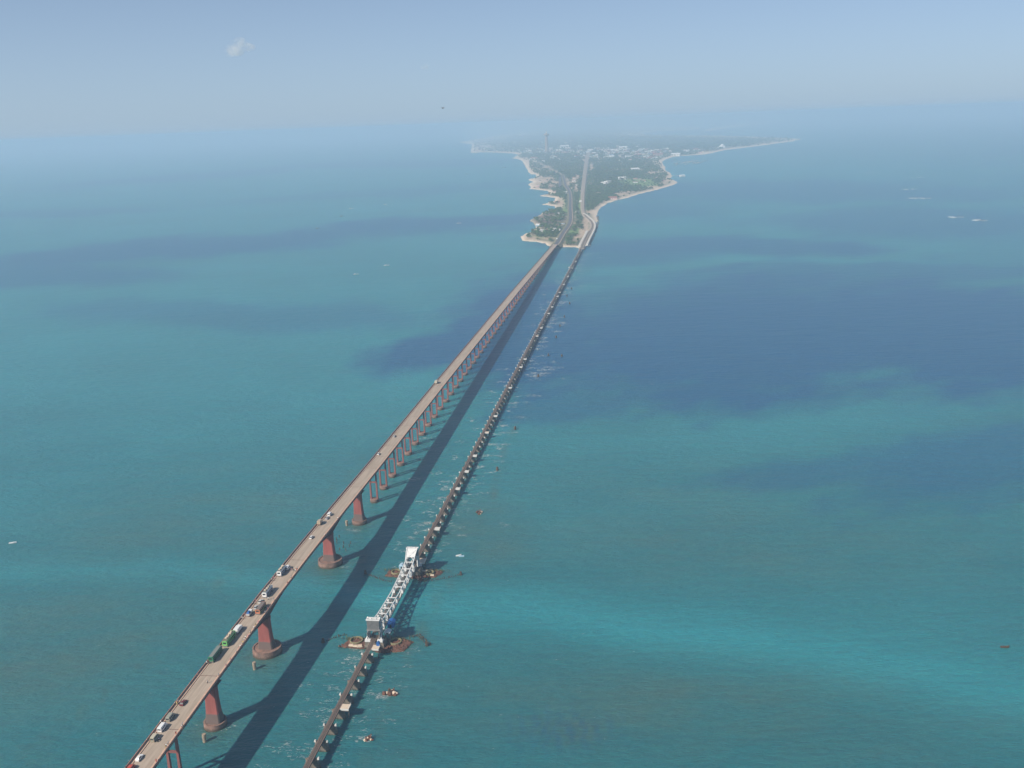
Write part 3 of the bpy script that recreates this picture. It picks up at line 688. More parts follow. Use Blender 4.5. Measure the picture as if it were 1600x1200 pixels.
    for (a, b) in (((-W, -.6, 17.0), (WT, 6.5, 12.8)), ((W, -.6, 16.75), (-WT, 6.5, 12.5))):
        MB().beam(a, b, .26).build('lateral_brace', M['white_steel'], t)
    # floor of the leaf
    y = -2.5
    while y < L - .5:
        MB().box(-WT + .26, WT - .26, y - .18, y + .18, zb - .35, zb + .1).build('floor_beam', M['girder'], t); y += 3.5
    for x in (-.9, .9): MB().box(x - .12, x + .12, -3, L - .2, zb + .11, zb + .3).build('stringer', M['girder'], t)
    for x in (-.52, .52): MB().box(x - .06, x + .06, -3, L - .2, zb + .31, zb + .42).build('rail', M['rail'], t)
    for x in (-1.75, 1.75): MB().box(x - .4, x + .4, -2.5, L - .4, zb + .105, zb + .2).build('walkway', M['plank'], t)
    return t
HALF = (FP - NP) / 2 - .15
lift_leaf(NP, False, 'near leaf of the silver lift span, its ribbed grey counterweight facing the viewer', HALF)
lift_leaf(FP, True, 'far leaf of the silver lift span, its white plated counterweight frame farthest away', HALF)

# machinery cabins on the lift span's right side
def cabin(s, n, z, w, d, h, wall, roof, name, label, cat):
    t = empty(name, rail_pt(s, n, z), -RAIL_AZ, label, cat)
    MB().box(-w / 2, w / 2, -d / 2, d / 2, 0, .3).build('floor_slab', M['grey_steel'], t)
    MB().box(-w / 2 + .1, w / 2 - .1, -d / 2 + .1, d / 2 - .1, .3, h).build('wall', wall, t)
    MB().frustum((-w / 2 - .25, w / 2 + .25, -d / 2 - .25, d / 2 + .25), (-w / 2 * .35, w / 2 * .35, -d / 2 - .1, d / 2 + .1), h, h + 1.0).build('roof', roof, t)
    MB().box(-.5, .5, -d / 2 + .05, -d / 2 + .12, .35, 2.1).build('door', M['glass'], t)
    for x in (-w / 2, w / 2):
        MB().beam((x * .8, 0, 0), (x * .8, 0, -z + .5), .35).build('support_post', M['grey_steel'], t)
    return t
cabin(NP + 9, 6.4, 6.6, 3.6, 4.2, 2.8, M['blue'], M['blue'], 'control_cabin', 'bright blue control cabin on the right of the near lift tower', 'cabin')
cabin(NP + 3.0, 5.8, 6.0, 3.2, 3.0, 1.0, M['white_steel'], M['white_steel'], 'machine_housing', 'white machinery housing between the blue cabin and the near lift tower', 'housing')
cabin(FP - 5, -5.4, 6.2, 2.8, 3.2, 2.3, M['lightblue'], M['lightblue'], 'control_cabin', 'pale blue cabin on the left of the far lift tower', 'cabin')
g = platform(NP - 11, 1.32, 3.8, 4.0, lb, M['tan'])
t = MB().box(-.8, .8, -.8, .8, 0, 1.5).frustum((-.9, .9, -.9, .9), (-.2, .2, -.9, .9), 1.5, 2.1).build('covered_box', M['blue'], None, rail_pt(NP - 9.2, 4.0, 5.76), -RAIL_AZ)
tag(t, 'small box under a blue tarpaulin on the refuge platform just before the lift span', 'box')
platform(FP + 8, 1.9, 4.4, 6.5, lb, M['tan'])
platform(FP + 16, -4.6, 2.8, 3.0, lb, M['whitecap'])

# protective islands around the lift piers, rings and slabs
def rock_island(name, s, outline, top, label):
    m = bmesh.new(); rs = random.Random(3)
    pts = []
    for i in range(len(outline)):
        a = np.array(outline[i]); b = np.array(outline[(i + 1) % len(outline)])
        k = max(2, int(np.linalg.norm(b - a) / 1.6))
        for j in range(k): pts.append(a + (b - a) * j / k + np.array([rs.uniform(-.35, .35), rs.uniform(-.35, .35)]))
    c = np.mean(pts, 0); rings = []
    for f, z in ((1.06, -1.2), (1.0, .25), (.95, top * .8), (.7, top), (.4, top * 1.05), (.12, top)):
        rings.append([m.verts.new((c[0] + (p[0] - c[0]) * f + rs.uniform(-.2, .2), c[1] + (p[1] - c[1]) * f + rs.uniform(-.2, .2), z + rs.uniform(-.18, .22))) for p in pts])
    n = len(pts)
    for r0, r1 in zip(rings[:-1], rings[1:]):
        for i in range(n): m.faces.new((r0[i], r0[(i + 1) % n], r1[(i + 1) % n], r1[i]))
    m.faces.new(rings[-1])
    for _ in range(260):
        k_ = rs.randrange(n); f_ = rs.uniform(.1, 1.02); q_ = pts[k_]; g_ = bmesh.ops.create_icosphere(m, subdivisions=1, radius=rs.uniform(.25, .75), matrix=Matrix.Translation((c[0] + (q_[0] - c[0]) * f_, c[1] + (q_[1] - c[1]) * f_, top * (1.0 if f_ < .9 else .6))))
        for v in g_['verts']: v.co += Vector((rs.uniform(-.15, .15), rs.uniform(-.15, .15), rs.uniform(-.1, .1)))
    me = bpy.data.meshes.new(name); m.to_mesh(me); m.free(); me.materials.append(M['rubble'])
    o = link(name, me, None, rail_pt(s, 0, 0), -RAIL_AZ); tag(o, label, kind='structure'); return o
rock_island('rubble_mound', NP + 1, [(-19, -4), (-6, -5.2), (-2, -5.5), (5, -8.5), (16, -5.5), (19, 4), (12, 5.5), (-6, 5), (-16, 4)], 1.0, 'red brown rubble apron around the near lift pier')
rock_island('rubble_mound', FP + .5, [(-17, -4), (-6, -5.5), (3, -6), (14, -4), (18, 3.5), (8, 5), (-8, 5), (-16, 2.5)], .9, 'red brown rubble apron around the far lift pier')
tf = MB(); rt = random.Random(9)
for s_, n_ in ((NP + 5, -12), (NP + 6, 10), (FP + 4.6, 11), (FP + 4, -11)):
    for _ in range(260):
        x = n_ + rt.gauss(0, 3.6); y = s_ + rt.gauss(0, .9); hh = rt.uniform(.4, 1.5); a = rt.random() * 6.28; p = rail_pt(y, x, .3)
        tf.add([(p[0] - .16 * math.cos(a), p[1] - .16 * math.sin(a), .2), (p[0] + .16 * math.cos(a), p[1] + .16 * math.sin(a), .2), (p[0] + rt.uniform(-.3, .3), p[1] + rt.uniform(-.3, .3), .6 + hh)], [(0, 1, 2)])
o = tf.build('weed_growth', mat('olive_weed', (.20, .19, .07), .9, .5, .6)); tag(o, kind='stuff')
def ring(s, n, r, h, label):
    m = MB(); m.lathe([(r, -.8), (r, h), (r - .55, h + .05), (r - .6, .7)], 28, cap=False)
    m.lathe([(r - .6, .7), (.1, .65)], 28, cap=True)
    o = m.build('caisson_ring', M['ring'], None, rail_pt(s, n, 0), -RAIL_AZ); tag(o, label, 'ring', 'open concrete rings on the rubble aprons'); return o
ring(NP + 2, -11.6, 3.6, 1.9, 'mossy open concrete ring left of the near lift tower, tan slabs in front of it')
ring(NP + 2.5, 9.8, 3.4, 1.9, 'mossy open concrete ring right of the near lift tower below the blue cabin')
ring(FP, -10.6, 3.2, 1.9, 'pale open concrete ring left of the far lift tower')
ring(FP, 10.4, 2.6, 2.2, 'open concrete ring right of the far lift tower in its shade')
rs = random.Random(11)
for s, n, w, d, lab in [(NP - 2.8, -13.0, 2.6, 1.5, 'leftmost tan slab lying before the near left concrete ring'), (NP - 3.4, -10.6, 2.4, 1.2, 'middle tan slab lying before the near left concrete ring'), (NP - 3.2, -8.2, 2.8, 1.8, 'rightmost and largest tan slab before the near left concrete ring'),
                   (NP - 1.0, -4.6, 2.2, 1.4, 'tan slab on the rubble beside the near tower foot'), (FP + 2.5, 6.8, 4.2, 1.5, 'long tan slab on the rubble right of the far lift tower'), (FP - 2.6, 12.5, 2.4, 1.0, 'tan slab at the right end of the far rubble apron')]:
    m = MB().frustum((-w / 2, w / 2, -d / 2, d / 2), (-w / 2 + .15, w / 2 - .2, -d / 2 + .1, d / 2 - .12), 0, .8)
    o = m.build('stone_slab', M['tan'], None, rail_pt(s, n, .95), -RAIL_AZ + rs.uniform(-.3, .3)); tag(o, lab, 'slab', 'slabs on the rubble aprons')
# fender pile rows
def pile_row(pxs, n, label, two=False):
    pts = dense([ground(x, y, 0)[:2] for x, y in pxs], 12); L = [0]
    for a, b in zip(pts[:-1], pts[1:]): L.append(L[-1] + float(np.linalg.norm(b - a)))
    t = empty('fender_pile_row', (*pts[0], 0), 0, label, 'pile row', 'rows of worn fender piles around the lift span')
    for i in range(n):
        d = L[-1] * i / (n - 1); x = np.interp(d, L, [p[0] for p in pts]); y = np.interp(d, L, [p[1] for p in pts])
        for off in ((0, 1.8) if two else (0,)):
            h = rs.uniform(.3, 1.5); q = MB().lathe([(.26, -1.5), (.2, h)], 7)
            q.build('pile', M['timber'], t, (x - pts[0][0] + off + rs.uniform(-.3, .3), y - pts[0][1] + rs.uniform(-.3, .3), 0))
    a, b = pts[0], pts[-1]
    return t
pile_row([(505, 1003), (517, 999), (528, 995), (540, 992)], 16, 'worn pile row curving out left of the near lift pier')
pile_row([(640, 996), (648, 993), (653, 994), (661, 1002), (668, 1009)], 17, 'double pile row bending down right of the near lift pier', True)
pile_row([(570, 897), (584, 902), (598, 907), (612, 909)], 18, 'worn pile row left of the far lift pier')
pile_row([(664, 908), (682, 906), (700, 903), (720, 898)], 20, 'worn pile row right of the far lift pier')
for x, y, lab in [(505, 1004, 'lone timber dolphin at the left end of the near pile row'), (720, 898.5, 'lone timber dolphin at the right end of the far pile row'), (667, 1009, 'timber dolphin at the tip of the bent double pile row'), (571, 896.5, 'timber dolphin at the left end of the far pile row')]:
    p = ground(x, y)
    m = MB()
    for i in range(6):
        a = i * 1.047; m.beam((.9 * math.cos(a), .9 * math.sin(a), -1), (.35 * math.cos(a), .35 * math.sin(a), 2.4), .38)
    o = m.build('timber_dolphin', M['timber'], None, p); tag(o, lab, 'dolphin', 'timber dolphins ending the pile rows')

# stub posts, stakes, wreck mounds
for x, y, h, lab in [(398, 1046, 4.2, 'tan stub post in the water before the second tall pier'), (320, 1159, 4.0, 'tan stub post in the water before the nearest tall pier'), (542, 821, 3.6, 'tan stub post beside the fourth tall pier')]:
    p = ground(x, y); m = MB(); m.lathe([(.95, -2), (.85, h * .6), (1.0, h * .62), (.9, h)], 10)
    o = m.build('stub_post', M['tanpost'], None, p); tag(o, lab, 'post', 'stub posts beside the road bridge')
for i, (x, y) in enumerate([(526, 844), (526.5, 849), (530, 840), (537, 850), (548, 850), (545.7, 855), (536.7, 856), (530.7, 860), (540.5, 861), (521.7, 855)]):
    p = ground(x, y); m = MB(); m.lathe([(.3, -1.5), (.26, 1.3 + .5 * rs.random())], 7); m.lathe([(.32, 1.4), (.42, 1.7), (.2, 2.0)], 7)
    o = m.build('mooring_stake', M['timber'], None, p, rs.random()); tag(o, 'mooring stake in the cluster beside the third tall pier of the road bridge', 'stake', 'mooring stakes beside the third tall pier')
for i, (x, y) in enumerate([(890, 475), (882, 496), (875, 510), (869, 528), (857, 556), (878, 557), (841, 589), (805, 671), (777, 735), (893, 452), (886, 463)]):
    p = ground(x, y); m = MB(); m.frustum((-.9, .9, -.9, .9), (-.6, .5, -.7, .6), -1.5, 2.2 + rs.random()); m.box(-.2, .7, -.3, .5, 2.0, 3.0)
    o = m.build('broken_pile', M['timber'], None, p, rs.random()); tag(o, 'dark broken pile standing in the foam right of the railway bridge', 'pile', 'broken piles right of the railway bridge')
def wreck(x, y, r, lab, seed):
    rr = random.Random(seed); p = ground(x, y); t = empty('rubble_heap', p, 0, lab, 'rubble', 'wreckage heaps right of the railway bridge')
    for i in range(11):
        a = rr.random() * 6.28; d = r * rr.random() ** .6; sz = r * rr.uniform(.22, .5); m = bmesh.new()
        bmesh.ops.create_icosphere(m, subdivisions=1, radius=sz)
        for v in m.verts: v.co *= rr.uniform(.7, 1.2); v.co.z *= .8
        me = bpy.data.meshes.new('boulder'); m.to_mesh(me); m.free(); me.materials.append(M['rubble'] if i % 3 else M['tan'])
        link('boulder', me, t, (d * math.cos(a), d * math.sin(a) * .8, rr.uniform(0, .4) * r * .5))
    for i in range(4): MB().beam((rr.uniform(-1, 1), rr.uniform(-1, 1), 0), (rr.uniform(-1, 1) * r * .6, rr.uniform(-1, 1), r * .9), .4).build('bent_girder', M['rust'], t)
wreck(748, 802, 2.9, 'brown wreckage heap in open water right of the lift span', 1)
wreck(611, 1084, 3.2, 'larger brown wreckage heap below the near lift span with foam beside it', 2)
wreck(577, 1155, 2.1, 'small brown wreckage heap nearest the bottom edge', 3)
p = ground(656, 911); wreck(655, 906, 2.4, 'tangled rusty wreckage at the foot of the far lift tower', 4)

# ------------------------------------------------------------------ vehicles (forward is +Y, their rears face the camera)
PAINT = {}
def paint(name, c):
    if name not in PAINT: PAINT[name] = mat(name + '_paint', c, .35, .1, .7, spec=.5)
    return PAINT[name]
def wheels(t, w, ys_, r=.45, tw=.26):
    for y in ys_:
        for sg in (-1, 1):
            m = MB(); m.rings([[(x, r * math.cos(a), r + r * math.sin(a)) for a in [i * math.pi / 6 for i in range(12)]] for x in (-tw / 2, tw / 2)])
            m.build('wheel', M['tyre'], t, (sg * (w / 2 - tw / 2 + .03), y, 0))
def bus(L=10.2, W=2.5, Hh=3.1, body=None, side=None, roof=None, load=None, rear_glass=True):
    t = empty('bus', (0, 0, 0)); b = MB()
    b.rings([[(-W / 2, y, .45), (W / 2, y, .45), (W / 2, y, Hh - .35), (W / 2 - .25, y, Hh), (-W / 2 + .25, y, Hh), (-W / 2, y, Hh - .35)] for y in (-L / 2, L / 2)])
    b.build('body', body, t)
    for sg in (-1, 1):
        x = sg * (W / 2 + .012)
        MB().box(min(x, x - sg * .02), max(x, x - sg * .02), -L / 2 + .3, L / 2 - .2, .6, 1.25).build('side_panel', side or body, t)
        n = 7; st = (L - 1.2) / n
        for i in range(n):
            y = -L / 2 + .6 + i * st; MB().box(min(x, x - sg * .02), max(x, x - sg * .02), y, y + st - .18, 1.4, 2.45).build('side_window', M['glass'], t)
    if rear_glass: MB().box(-W / 2 + .45, W / 2 - .45, -L / 2 - .015, -L / 2 + .01, 1.7, 2.55).build('rear_window', M['glass'], t)
    MB().box(-W / 2 + .15, W / 2 - .15, L / 2 - .01, L / 2 + .015, 1.3, 2.6).build('windscreen', M['glass'], t)
    MB().box(-W / 2 - .04, W / 2 + .04, -L / 2 - .1, -L / 2 - .02, .4, .7).build('bumper', M['grey_steel'], t)
    for sg in (-1, 1): MB().box(sg * (W / 2 - .3) - .12, sg * (W / 2 - .3) + .12, -L / 2 - .04, -L / 2 - .015, .85, 1.15).build('tail_light', M['lamp'], t)
    wheels(t, W, (-L / 2 + 2.2, L / 2 - 2.0), .5)
    MB().box(-W / 2 + .3, W / 2 - .3, -L / 2 + .3, L / 2 - .3, Hh + .004, Hh + .05).build('roof', roof or body, t)
    if load:
        rk = MB()
        for x in (-W / 2 + .35, W / 2 - .43): rk.box(x, x + .08, -L * .32, L * .42, Hh + .22, Hh + .3)
        for i in range(6): y = -L * .32 + i * L * .148; rk.box(-W / 2 + .35, W / 2 - .35, y, y + .07, Hh + .1, Hh + .2)
        rk.build('roof_rack', M['grey_steel'], t)
        q = MB()
        for i in range(load):
            y = -L * .3 + i * L * .7 / max(load, 1); q.box(-.7 + .2 * (i % 3), .3 + .25 * (i % 2), y, y + .8, Hh + .31, Hh + .7)
        q.build('luggage', M['tan'], t)
    return t
def car(L=4.0, W=1.65, Hh=1.5, body=None):
    t = empty('car', (0, 0, 0))
    b = MB(); b.rings([[(-W / 2, y, .3), (W / 2, y, .3), (W / 2, y, z), (W / 2 - .12, y, z + .1), (-W / 2 + .12, y, z + .1), (-W / 2, y, z)] for y, z in ((-L / 2, .75), (-L / 2 + .25, .88), (L / 2 - 1.1, .86), (L / 2, .65))]); b.build('body', body, t)
    MB().frustum((-W / 2 + .1, W / 2 - .1, -L / 2 + .25, L / 2 - 1.15), (-W / 2 + .28, W / 2 - .28, -L / 2 + .75, L / 2 - 1.9), .955, Hh - .06).build('window_glass', M['glass'], t)
    MB().box(-W / 2 + .26, W / 2 - .26, -L / 2 + .7, L / 2 - 1.85, Hh - .055, Hh).build('roof', body, t)
    for sg in (-1, 1): MB().box(sg * (W / 2 - .2) - .12, sg * (W / 2 - .2) + .12, -L / 2 - .03, -L / 2 - .005, .6, .75).build('tail_light', M['lamp'], t)
    wheels(t, W, (-L / 2 + .75, L / 2 - .75), .31, .2); return t
def van(L=5.0, W=1.9, Hh=2.1, body=None, roof=None):
    t = empty('van', (0, 0, 0))
    b = MB(); sec = lambda y, z, k: [(-W / 2, y, .35), (W / 2, y, .35), (W / 2, y, z - .3), (W / 2 - k, y, z), (-W / 2 + k, y, z), (-W / 2, y, z - .3)]
    b.rings([sec(-L / 2, Hh - .08, .22), sec(-L / 2 + .3, Hh, .2), sec(L / 2 - 1.4, Hh, .2), sec(L / 2 - .55, 1.25, .15), sec(L / 2, 1.0, .15)]); b.build('body', body, t)
    for sg in (-1, 1):
        x = sg * (W / 2 + .01)
        for i in range(3): y = -L / 2 + .45 + i * 1.05; MB().box(min(x, x - sg * .02), max(x, x - sg * .02), y, y + .9, 1.15, 1.72).build('side_window', M['glass'], t)
        MB().box(sg * (W / 2 - .16) - .1, sg * (W / 2 - .16) + .1, -L / 2 - .03, -L / 2 - .005, .8, 1.05).build('tail_light', M['lamp'], t)
    MB().box(-W / 2 + .25, W / 2 - .25, -L / 2 - .015, -L / 2 + .01, 1.2, 1.75).build('rear_window', M['glass'], t)
    if roof: MB().box(-W / 2 + .12, W / 2 - .12, -L / 2 + .25, L / 2 - 1.5, Hh + .004, Hh + .12).build('roof', roof, t)
    wheels(t, W, (-L / 2 + .95, L / 2 - .9), .34, .22); return t
def truck(L=7.0, W=2.3, Hh=2.7, cab=None, box=None, load=None, open_=False):
    t = empty('truck', (0, 0, 0))
    MB().box(-W / 2 + .3, W / 2 - .3, -L / 2 + .05, L / 2 - .1, .55, .8).build('chassis', M['girder'], t)
    b = MB(); b.rings([[(-W / 2 + .05, y, .6), (W / 2 - .05, y, .6), (W / 2 - .1, y, z), (-W / 2 + .1, y, z)] for y, z in ((L / 2 - 1.9, 2.3), (L / 2 - .5, 2.3), (L / 2, 1.5))]); b.build('cab', cab, t)
    MB().add([(-W / 2 + .2, L / 2 - .46, 2.22), (W / 2 - .2, L / 2 - .46, 2.22), (W / 2 - .2, L / 2 + .02, 1.55), (-W / 2 + .2, L / 2 + .02, 1.55)], [(0, 1, 2, 3)]).build('windscreen', M['glass'], t)
    if open_:
        c = MB(); y0, y1 = -L / 2, L / 2 - 2.0
        c.box(-W / 2, W / 2, y0, y1, .82, 1.0); c.box(-W / 2, -W / 2 + .08, y0, y1, 1.0, 1.9); c.box(W / 2 - .08, W / 2, y0, y1, 1.0, 1.9); c.box(-W / 2 + .08, W / 2 - .08, y0, y0 + .08, 1.0, 1.9); c.box(-W / 2 + .08, W / 2 - .08, y1 - .08, y1, 1.0, 1.9)
        c.build('cargo_body', box, t)
        if load: MB().frustum((-W / 2 + .12, W / 2 - .12, y0 + .1, y1 - .12), (-W / 2 + .5, W / 2 - .5, y0 + .7, y1 - .6), 1.2, Hh).build('covered_load', load, t)
    else:
        c = MB().box(-W / 2, W / 2, -L / 2, L / 2 - 2.0, .82, Hh); c.build('cargo_box', box, t)
        MB().box(-W / 2 + .1, -.03, -L / 2 - .03, -L / 2 - .002, .9, Hh - .1).build('rear_door', box, t); MB().box(.03, W / 2 - .1, -L / 2 - .03, -L / 2 - .002, .9, Hh - .1).build('rear_door', box, t)
        MB().box(-W / 2 + .05, W / 2 - .05, -L / 2 + .05, L / 2 - 2.05, Hh + .003, Hh + .06).build('roof', load or box, t)
    for sg in (-1, 1): MB().box(sg * (W / 2 - .3) - .12, sg * (W / 2 - .3) + .12, -L / 2 - .06, -L / 2 - .032, .6, .8).build('tail_light', M['lamp'], t)
    wheels(t, W, (-L / 2 + 1.3, L / 2 - 1.1), .45); return t
def put(t, x, y, label, cat, dyaw=0.0, lift=.045):
    z = 27.0
    for _ in range(4):
        q = ground(x, y, z)[:2] - ROAD_O; s = float(q @ RD); n = float(q @ RN); z = deck_z(s) + 1.2
    t.location = road_pt(s, min(max(n, -5.0), 4.4), deck_z(s) + (.31 if n < -4.2 else lift)); 
    sl = (deck_z(s + 3) - deck_z(s - 3)) / 6
    t.rotation_euler = Euler((math.atan(sl), 0, -ROAD_AZ + dyaw)); tag(t, label, cat, 'vehicles on the road bridge'); return t
Wh = (.82, .82, .80)
put(bus(body=paint('dark_green', (.035, .20, .10)), side=paint('deep_green', (.03, .12, .06)), roof=paint('grey_roof', (.24, .25, .22))), 336.5, 1023, 'dark green bus with a plain grey roof, nearest of the buses', 'bus')
put(bus(body=paint('lime_green', (.20, .55, .17)), side=paint('mid_green', (.07, .32, .09)), roof=paint('olive_roof', (.20, .22, .12)), load=5), 358, 999, 'bright light green bus with luggage on its roof', 'bus')
put(bus(L=9.2, body=paint('white', Wh), side=paint('navy', (.05, .07, .16)), roof=paint('grey_roof', (.24, .25, .22)), load=3), 418, 925, 'white bus with navy sides, nearer of the two white buses', 'bus')
put(bus(L=8.2, body=paint('white', Wh), side=paint('blue_side', (.06, .12, .28)), roof=paint('grey_roof', (.24, .25, .22)), load=4), 440, 893, 'white bus with blue sides, farther of the two white buses', 'bus')
put(bus(L=8.6, W=2.5, Hh=2.9, body=paint('orange', (.52, .20, .10)), side=paint('mid_green', (.07, .32, .09)), roof=paint('brown_roof', (.21, .17, .145))), 407.5, 951, 'orange and green bus with a brown roof driving in mid road', 'bus')
put(truck(L=6.0, cab=paint('white', Wh), box=paint('white', Wh)), 372, 983, 'white box truck just beyond the light green bus', 'truck')
put(truck(L=5.0, W=1.9, Hh=2.6, cab=paint('white', Wh), box=paint('pale_grey', (.5, .5, .48)), load=M['blue'], open_=True), 390, 957.5, 'small white truck carrying a blue covered load', 'truck')
put(car(body=paint('silver', (.5, .5, .5))), 400, 947, 'small silver car standing left of the orange bus', 'car')
put(car(body=paint('grey_white', (.58, .58, .55))), 407, 938, 'small pale car right behind the nearer white bus', 'car')
put(van(L=4.6, body=paint('white', Wh)), 449.5, 886, 'white minivan just ahead of the farther white bus', 'van')
put(van(L=4.6, body=paint('khaki', (.36, .34, .25)), roof=paint('cream', (.55, .50, .38))), 241.5, 1151, 'khaki van with a cream roof, last of the three vans', 'van')
put(van(L=5.4, W=2.0, Hh=2.3, body=paint('white', Wh)), 253.5, 1135, 'plain white van, middle of the three vans', 'van')
put(van(L=5.2, Hh=2.2, body=paint('grey_khaki', (.34, .34, .28)), roof=paint('grey_khaki', (.34, .34, .28))), 266, 1119, 'grey khaki van, first of the three vans', 'van')
put(car(body=paint('maroon', (.16, .03, .035))), 286, 1096, 'dark maroon car alone ahead of the three vans', 'car')
put(car(body=paint('white', Wh)), 217.5, 1182, 'white car near the bottom edge of the road bridge', 'car')
put(van(L=4.2, Hh=1.9, body=paint('bright_red', (.55, .09, .05))), 204, 1199, 'red van cut by the bottom edge of the picture', 'van')
put(car(L=4.2, body=paint('white', Wh)), 486.5, 838, 'white car alone over the third tall pier', 'car')
put(truck(L=5.4, W=2.1, Hh=2.9, cab=paint('cream', (.55, .50, .38)), box=paint('sand', (.48, .37, .26))), 500, 816, 'tan box truck parked at the left kerb', 'truck')
put(car(body=paint('silver', (.5, .5, .5))), 511, 808, 'silver car beside the tan box truck', 'car')
put(van(L=4.4, body=paint('white', Wh)), 515, 802.5, 'white van just ahead of the silver car', 'van')
put(car(body=paint('white', Wh)), 591.5, 708, 'white car alone on the first narrow spans', 'car')
put(car(L=4.4, body=paint('grey_white', (.58, .58, .55))), 616, 680.5, 'pale grey car halfway towards the distant truck', 'car')
put(truck(L=6.8, W=2.4, Hh=3.0, cab=paint('white', Wh), box=paint('cream', (.55, .50, .38))), 682, 597, 'cream box truck farthest out on the long straight', 'truck')
put(truck(L=6.5, W=2.4, Hh=3.0, cab=paint('white', Wh), box=paint('white', Wh)), 869, 373.5, 'white truck where the bridge meets the island', 'truck')
# motorcycle beside the khaki van
mc = empty('motorcycle', (0, 0, 0)); wheels(mc, .12, (-.65, .65), .32, .1)
MB().box(-.12, .12, -.75, .35, .55, .85).build('seat', M['tyre'], mc); MB().beam((0, .3, .5), (0, .45, 1.05), .2).build('fuel_tank', paint('violet', (.25, .25, .5)), mc); MB().beam((-.35, .5, 1.05), (.35, .5, 1.05), .06).build('handlebar', M['grey_steel'], mc)
put(mc, 247.5, 1154, 'motorcycle passing on the right of the khaki van', 'motorcycle')

# ------------------------------------------------------------------ people
def person_mesh():
    me = bpy.data.meshes.new('p')
    V = [(0, 0, .95), (0, 0, 1.18), (0, 0, 1.42), (0, .01, 1.52), (0, .02, 1.64), (-.2, 0, 1.4), (-.27, .03, 1.12), (-.24, .12, .9), (.2, 0, 1.4), (.27, .03, 1.12), (.22, .14, .92),
         (-.1, 0, .88), (-.12, .03, .48), (-.12, -.02, .08), (-.12, .12, .03), (.1, 0, .88), (.13, .06, .48), (.14, .04, .08), (.14, .18, .03)]
    Eg = [(0, 1), (1, 2), (2, 3), (3, 4), (2, 5), (5, 6), (6, 7), (2, 8), (8, 9), (9, 10), (0, 11), (11, 12), (12, 13), (13, 14), (0, 15), (15, 16), (16, 17), (17, 18)]
    Rr = [.15, .14, .16, .06, .115, .065, .05, .04, .065, .05, .04, .1, .07, .05, .04, .1, .07, .05, .04]
    me.from_pydata(V, Eg, []); o = bpy.data.objects.new('p', me); COL.objects.link(o)
    md = o.modifiers.new('s', 'SKIN')
    for i, r in enumerate(Rr): me.skin_vertices[0].data[i].radius = (r, r * .75 if i < 3 else r)
    me.skin_vertices[0].data[0].use_root = True
    dg = bpy.context.evaluated_depsgraph_get(); out = bpy.data.meshes.new_from_object(o.evaluated_get(dg)); bpy.data.objects.remove(o)
    return out
pbase = person_mesh()
SKIN = mat('brown_skin', (.22, .12, .075), .7, .1); HAIR = mat('black_hair', (.015, .012, .01), .8, .1)
def cloth(n, c): return mat(n + '_cloth', c, .9, .1)
CL = {'white': cloth('white', (.85, .84, .82)), 'pink': cloth('pink', (.65, .30, .32)), 'yellow': cloth('yellow', (.62, .50, .18)), 'red': cloth('red', (.45, .06, .05)), 'blue': cloth('blue', (.10, .16, .38)), 'dark': cloth('dark', (.06, .06, .07))}
PM = {}
for cn in CL:
    me = pbase.copy(); me.name = 'person'; me.materials.clear()
    for mm in (CL[cn], CL['dark'] if cn in ('white', 'blue') else CL[cn], SKIN, HAIR): me.materials.append(mm)
    for p in me.polygons:
        z = p.center.z; x = abs(p.center.x)
        p.material_index = 3 if (z > 1.66 or (z > 1.6 and p.center.y < 0)) else 2 if (z > 1.48 or (x > .19 and z < 1.15 and z > .85) or z < .12) else 1 if z < .9 else 0
    PM[cn] = me
def person(x, y, colour, label, group, z0=27.0, side=None):
    z = z0
    for _ in range(4):
        q = ground(x, y, z)[:2] - ROAD_O; s = float(q @ RD); n = float(q @ RN); z = deck_z(s) + .9
    if side: n = side * min(max(abs(n), 4.55), 5.25)
    o = link('person', PM[colour], None, road_pt(s, n, deck_z(s) + (.30 if abs(n) > 4.35 else .04)), rs.random() * 6.28)
    tag(o, label, 'person', group)
rs = random.Random(5)
RIGHT = [(342, 1055, 'white'), (369, 1019, 'white'), (373, 1013, 'pink'), (376, 1010, 'white'), (378.7, 1006, 'white'), (379.7, 1004, 'yellow'), (381.7, 999.7, 'white'), (383, 996, 'white'), (388.7, 994, 'pink'), (391, 988, 'white'), (396.7, 981, 'white'), (400, 977, 'yellow'), (404, 972, 'pink'),
         (285.5, 1131.5, 'white'), (284, 1135, 'white'), (275, 1146, 'red'), (259, 1165, 'white'), (261, 1161, 'white'), (258, 1167, 'yellow'), (244, 1189, 'red'), (430, 938.7, 'white'), (427.5, 936, 'white'), (424, 948, 'dark'), (423, 951, 'pink'), (416.7, 957, 'white'),
         (455, 901.7, 'white'), (460.4, 891.7, 'white'), (462, 890, 'red'), (464, 888, 'white'), (451, 911, 'red'), (528, 810, 'white'), (507, 836, 'white'), (503, 841, 'pink'), (690, 604, 'pink'), (360, 1031, 'pink'), (353, 1040, 'pink')]
for x, y, c in RIGHT:
    where = 'over the second tall pier' if 365 < x < 407 else 'near the bottom edge' if x < 300 else 'beside the buses' if x < 470 else 'on the far half of the bridge'
    person(x, y, c, 'person in %s on the right footpath %s' % (c, where), 'tourists on the right footpath', side=1)
LEFT = [(271.5, 1099, 'white'), (277, 1099, 'yellow'), (281, 1096, 'white'), (279, 1098, 'pink'), (249, 1128, 'white'), (320.7, 1035, 'white'), (323.5, 1036, 'white'), (325.7, 1033, 'red'), (337, 1014, 'white'), (427.5, 903, 'pink'), (395, 942.5, 'white'), (399.6, 938.5, 'pink'), (381.7, 966, 'white'), (385, 960, 'pink'), (425, 906, 'white'), (188, 1199, 'dark'), (228, 1157, 'white')]
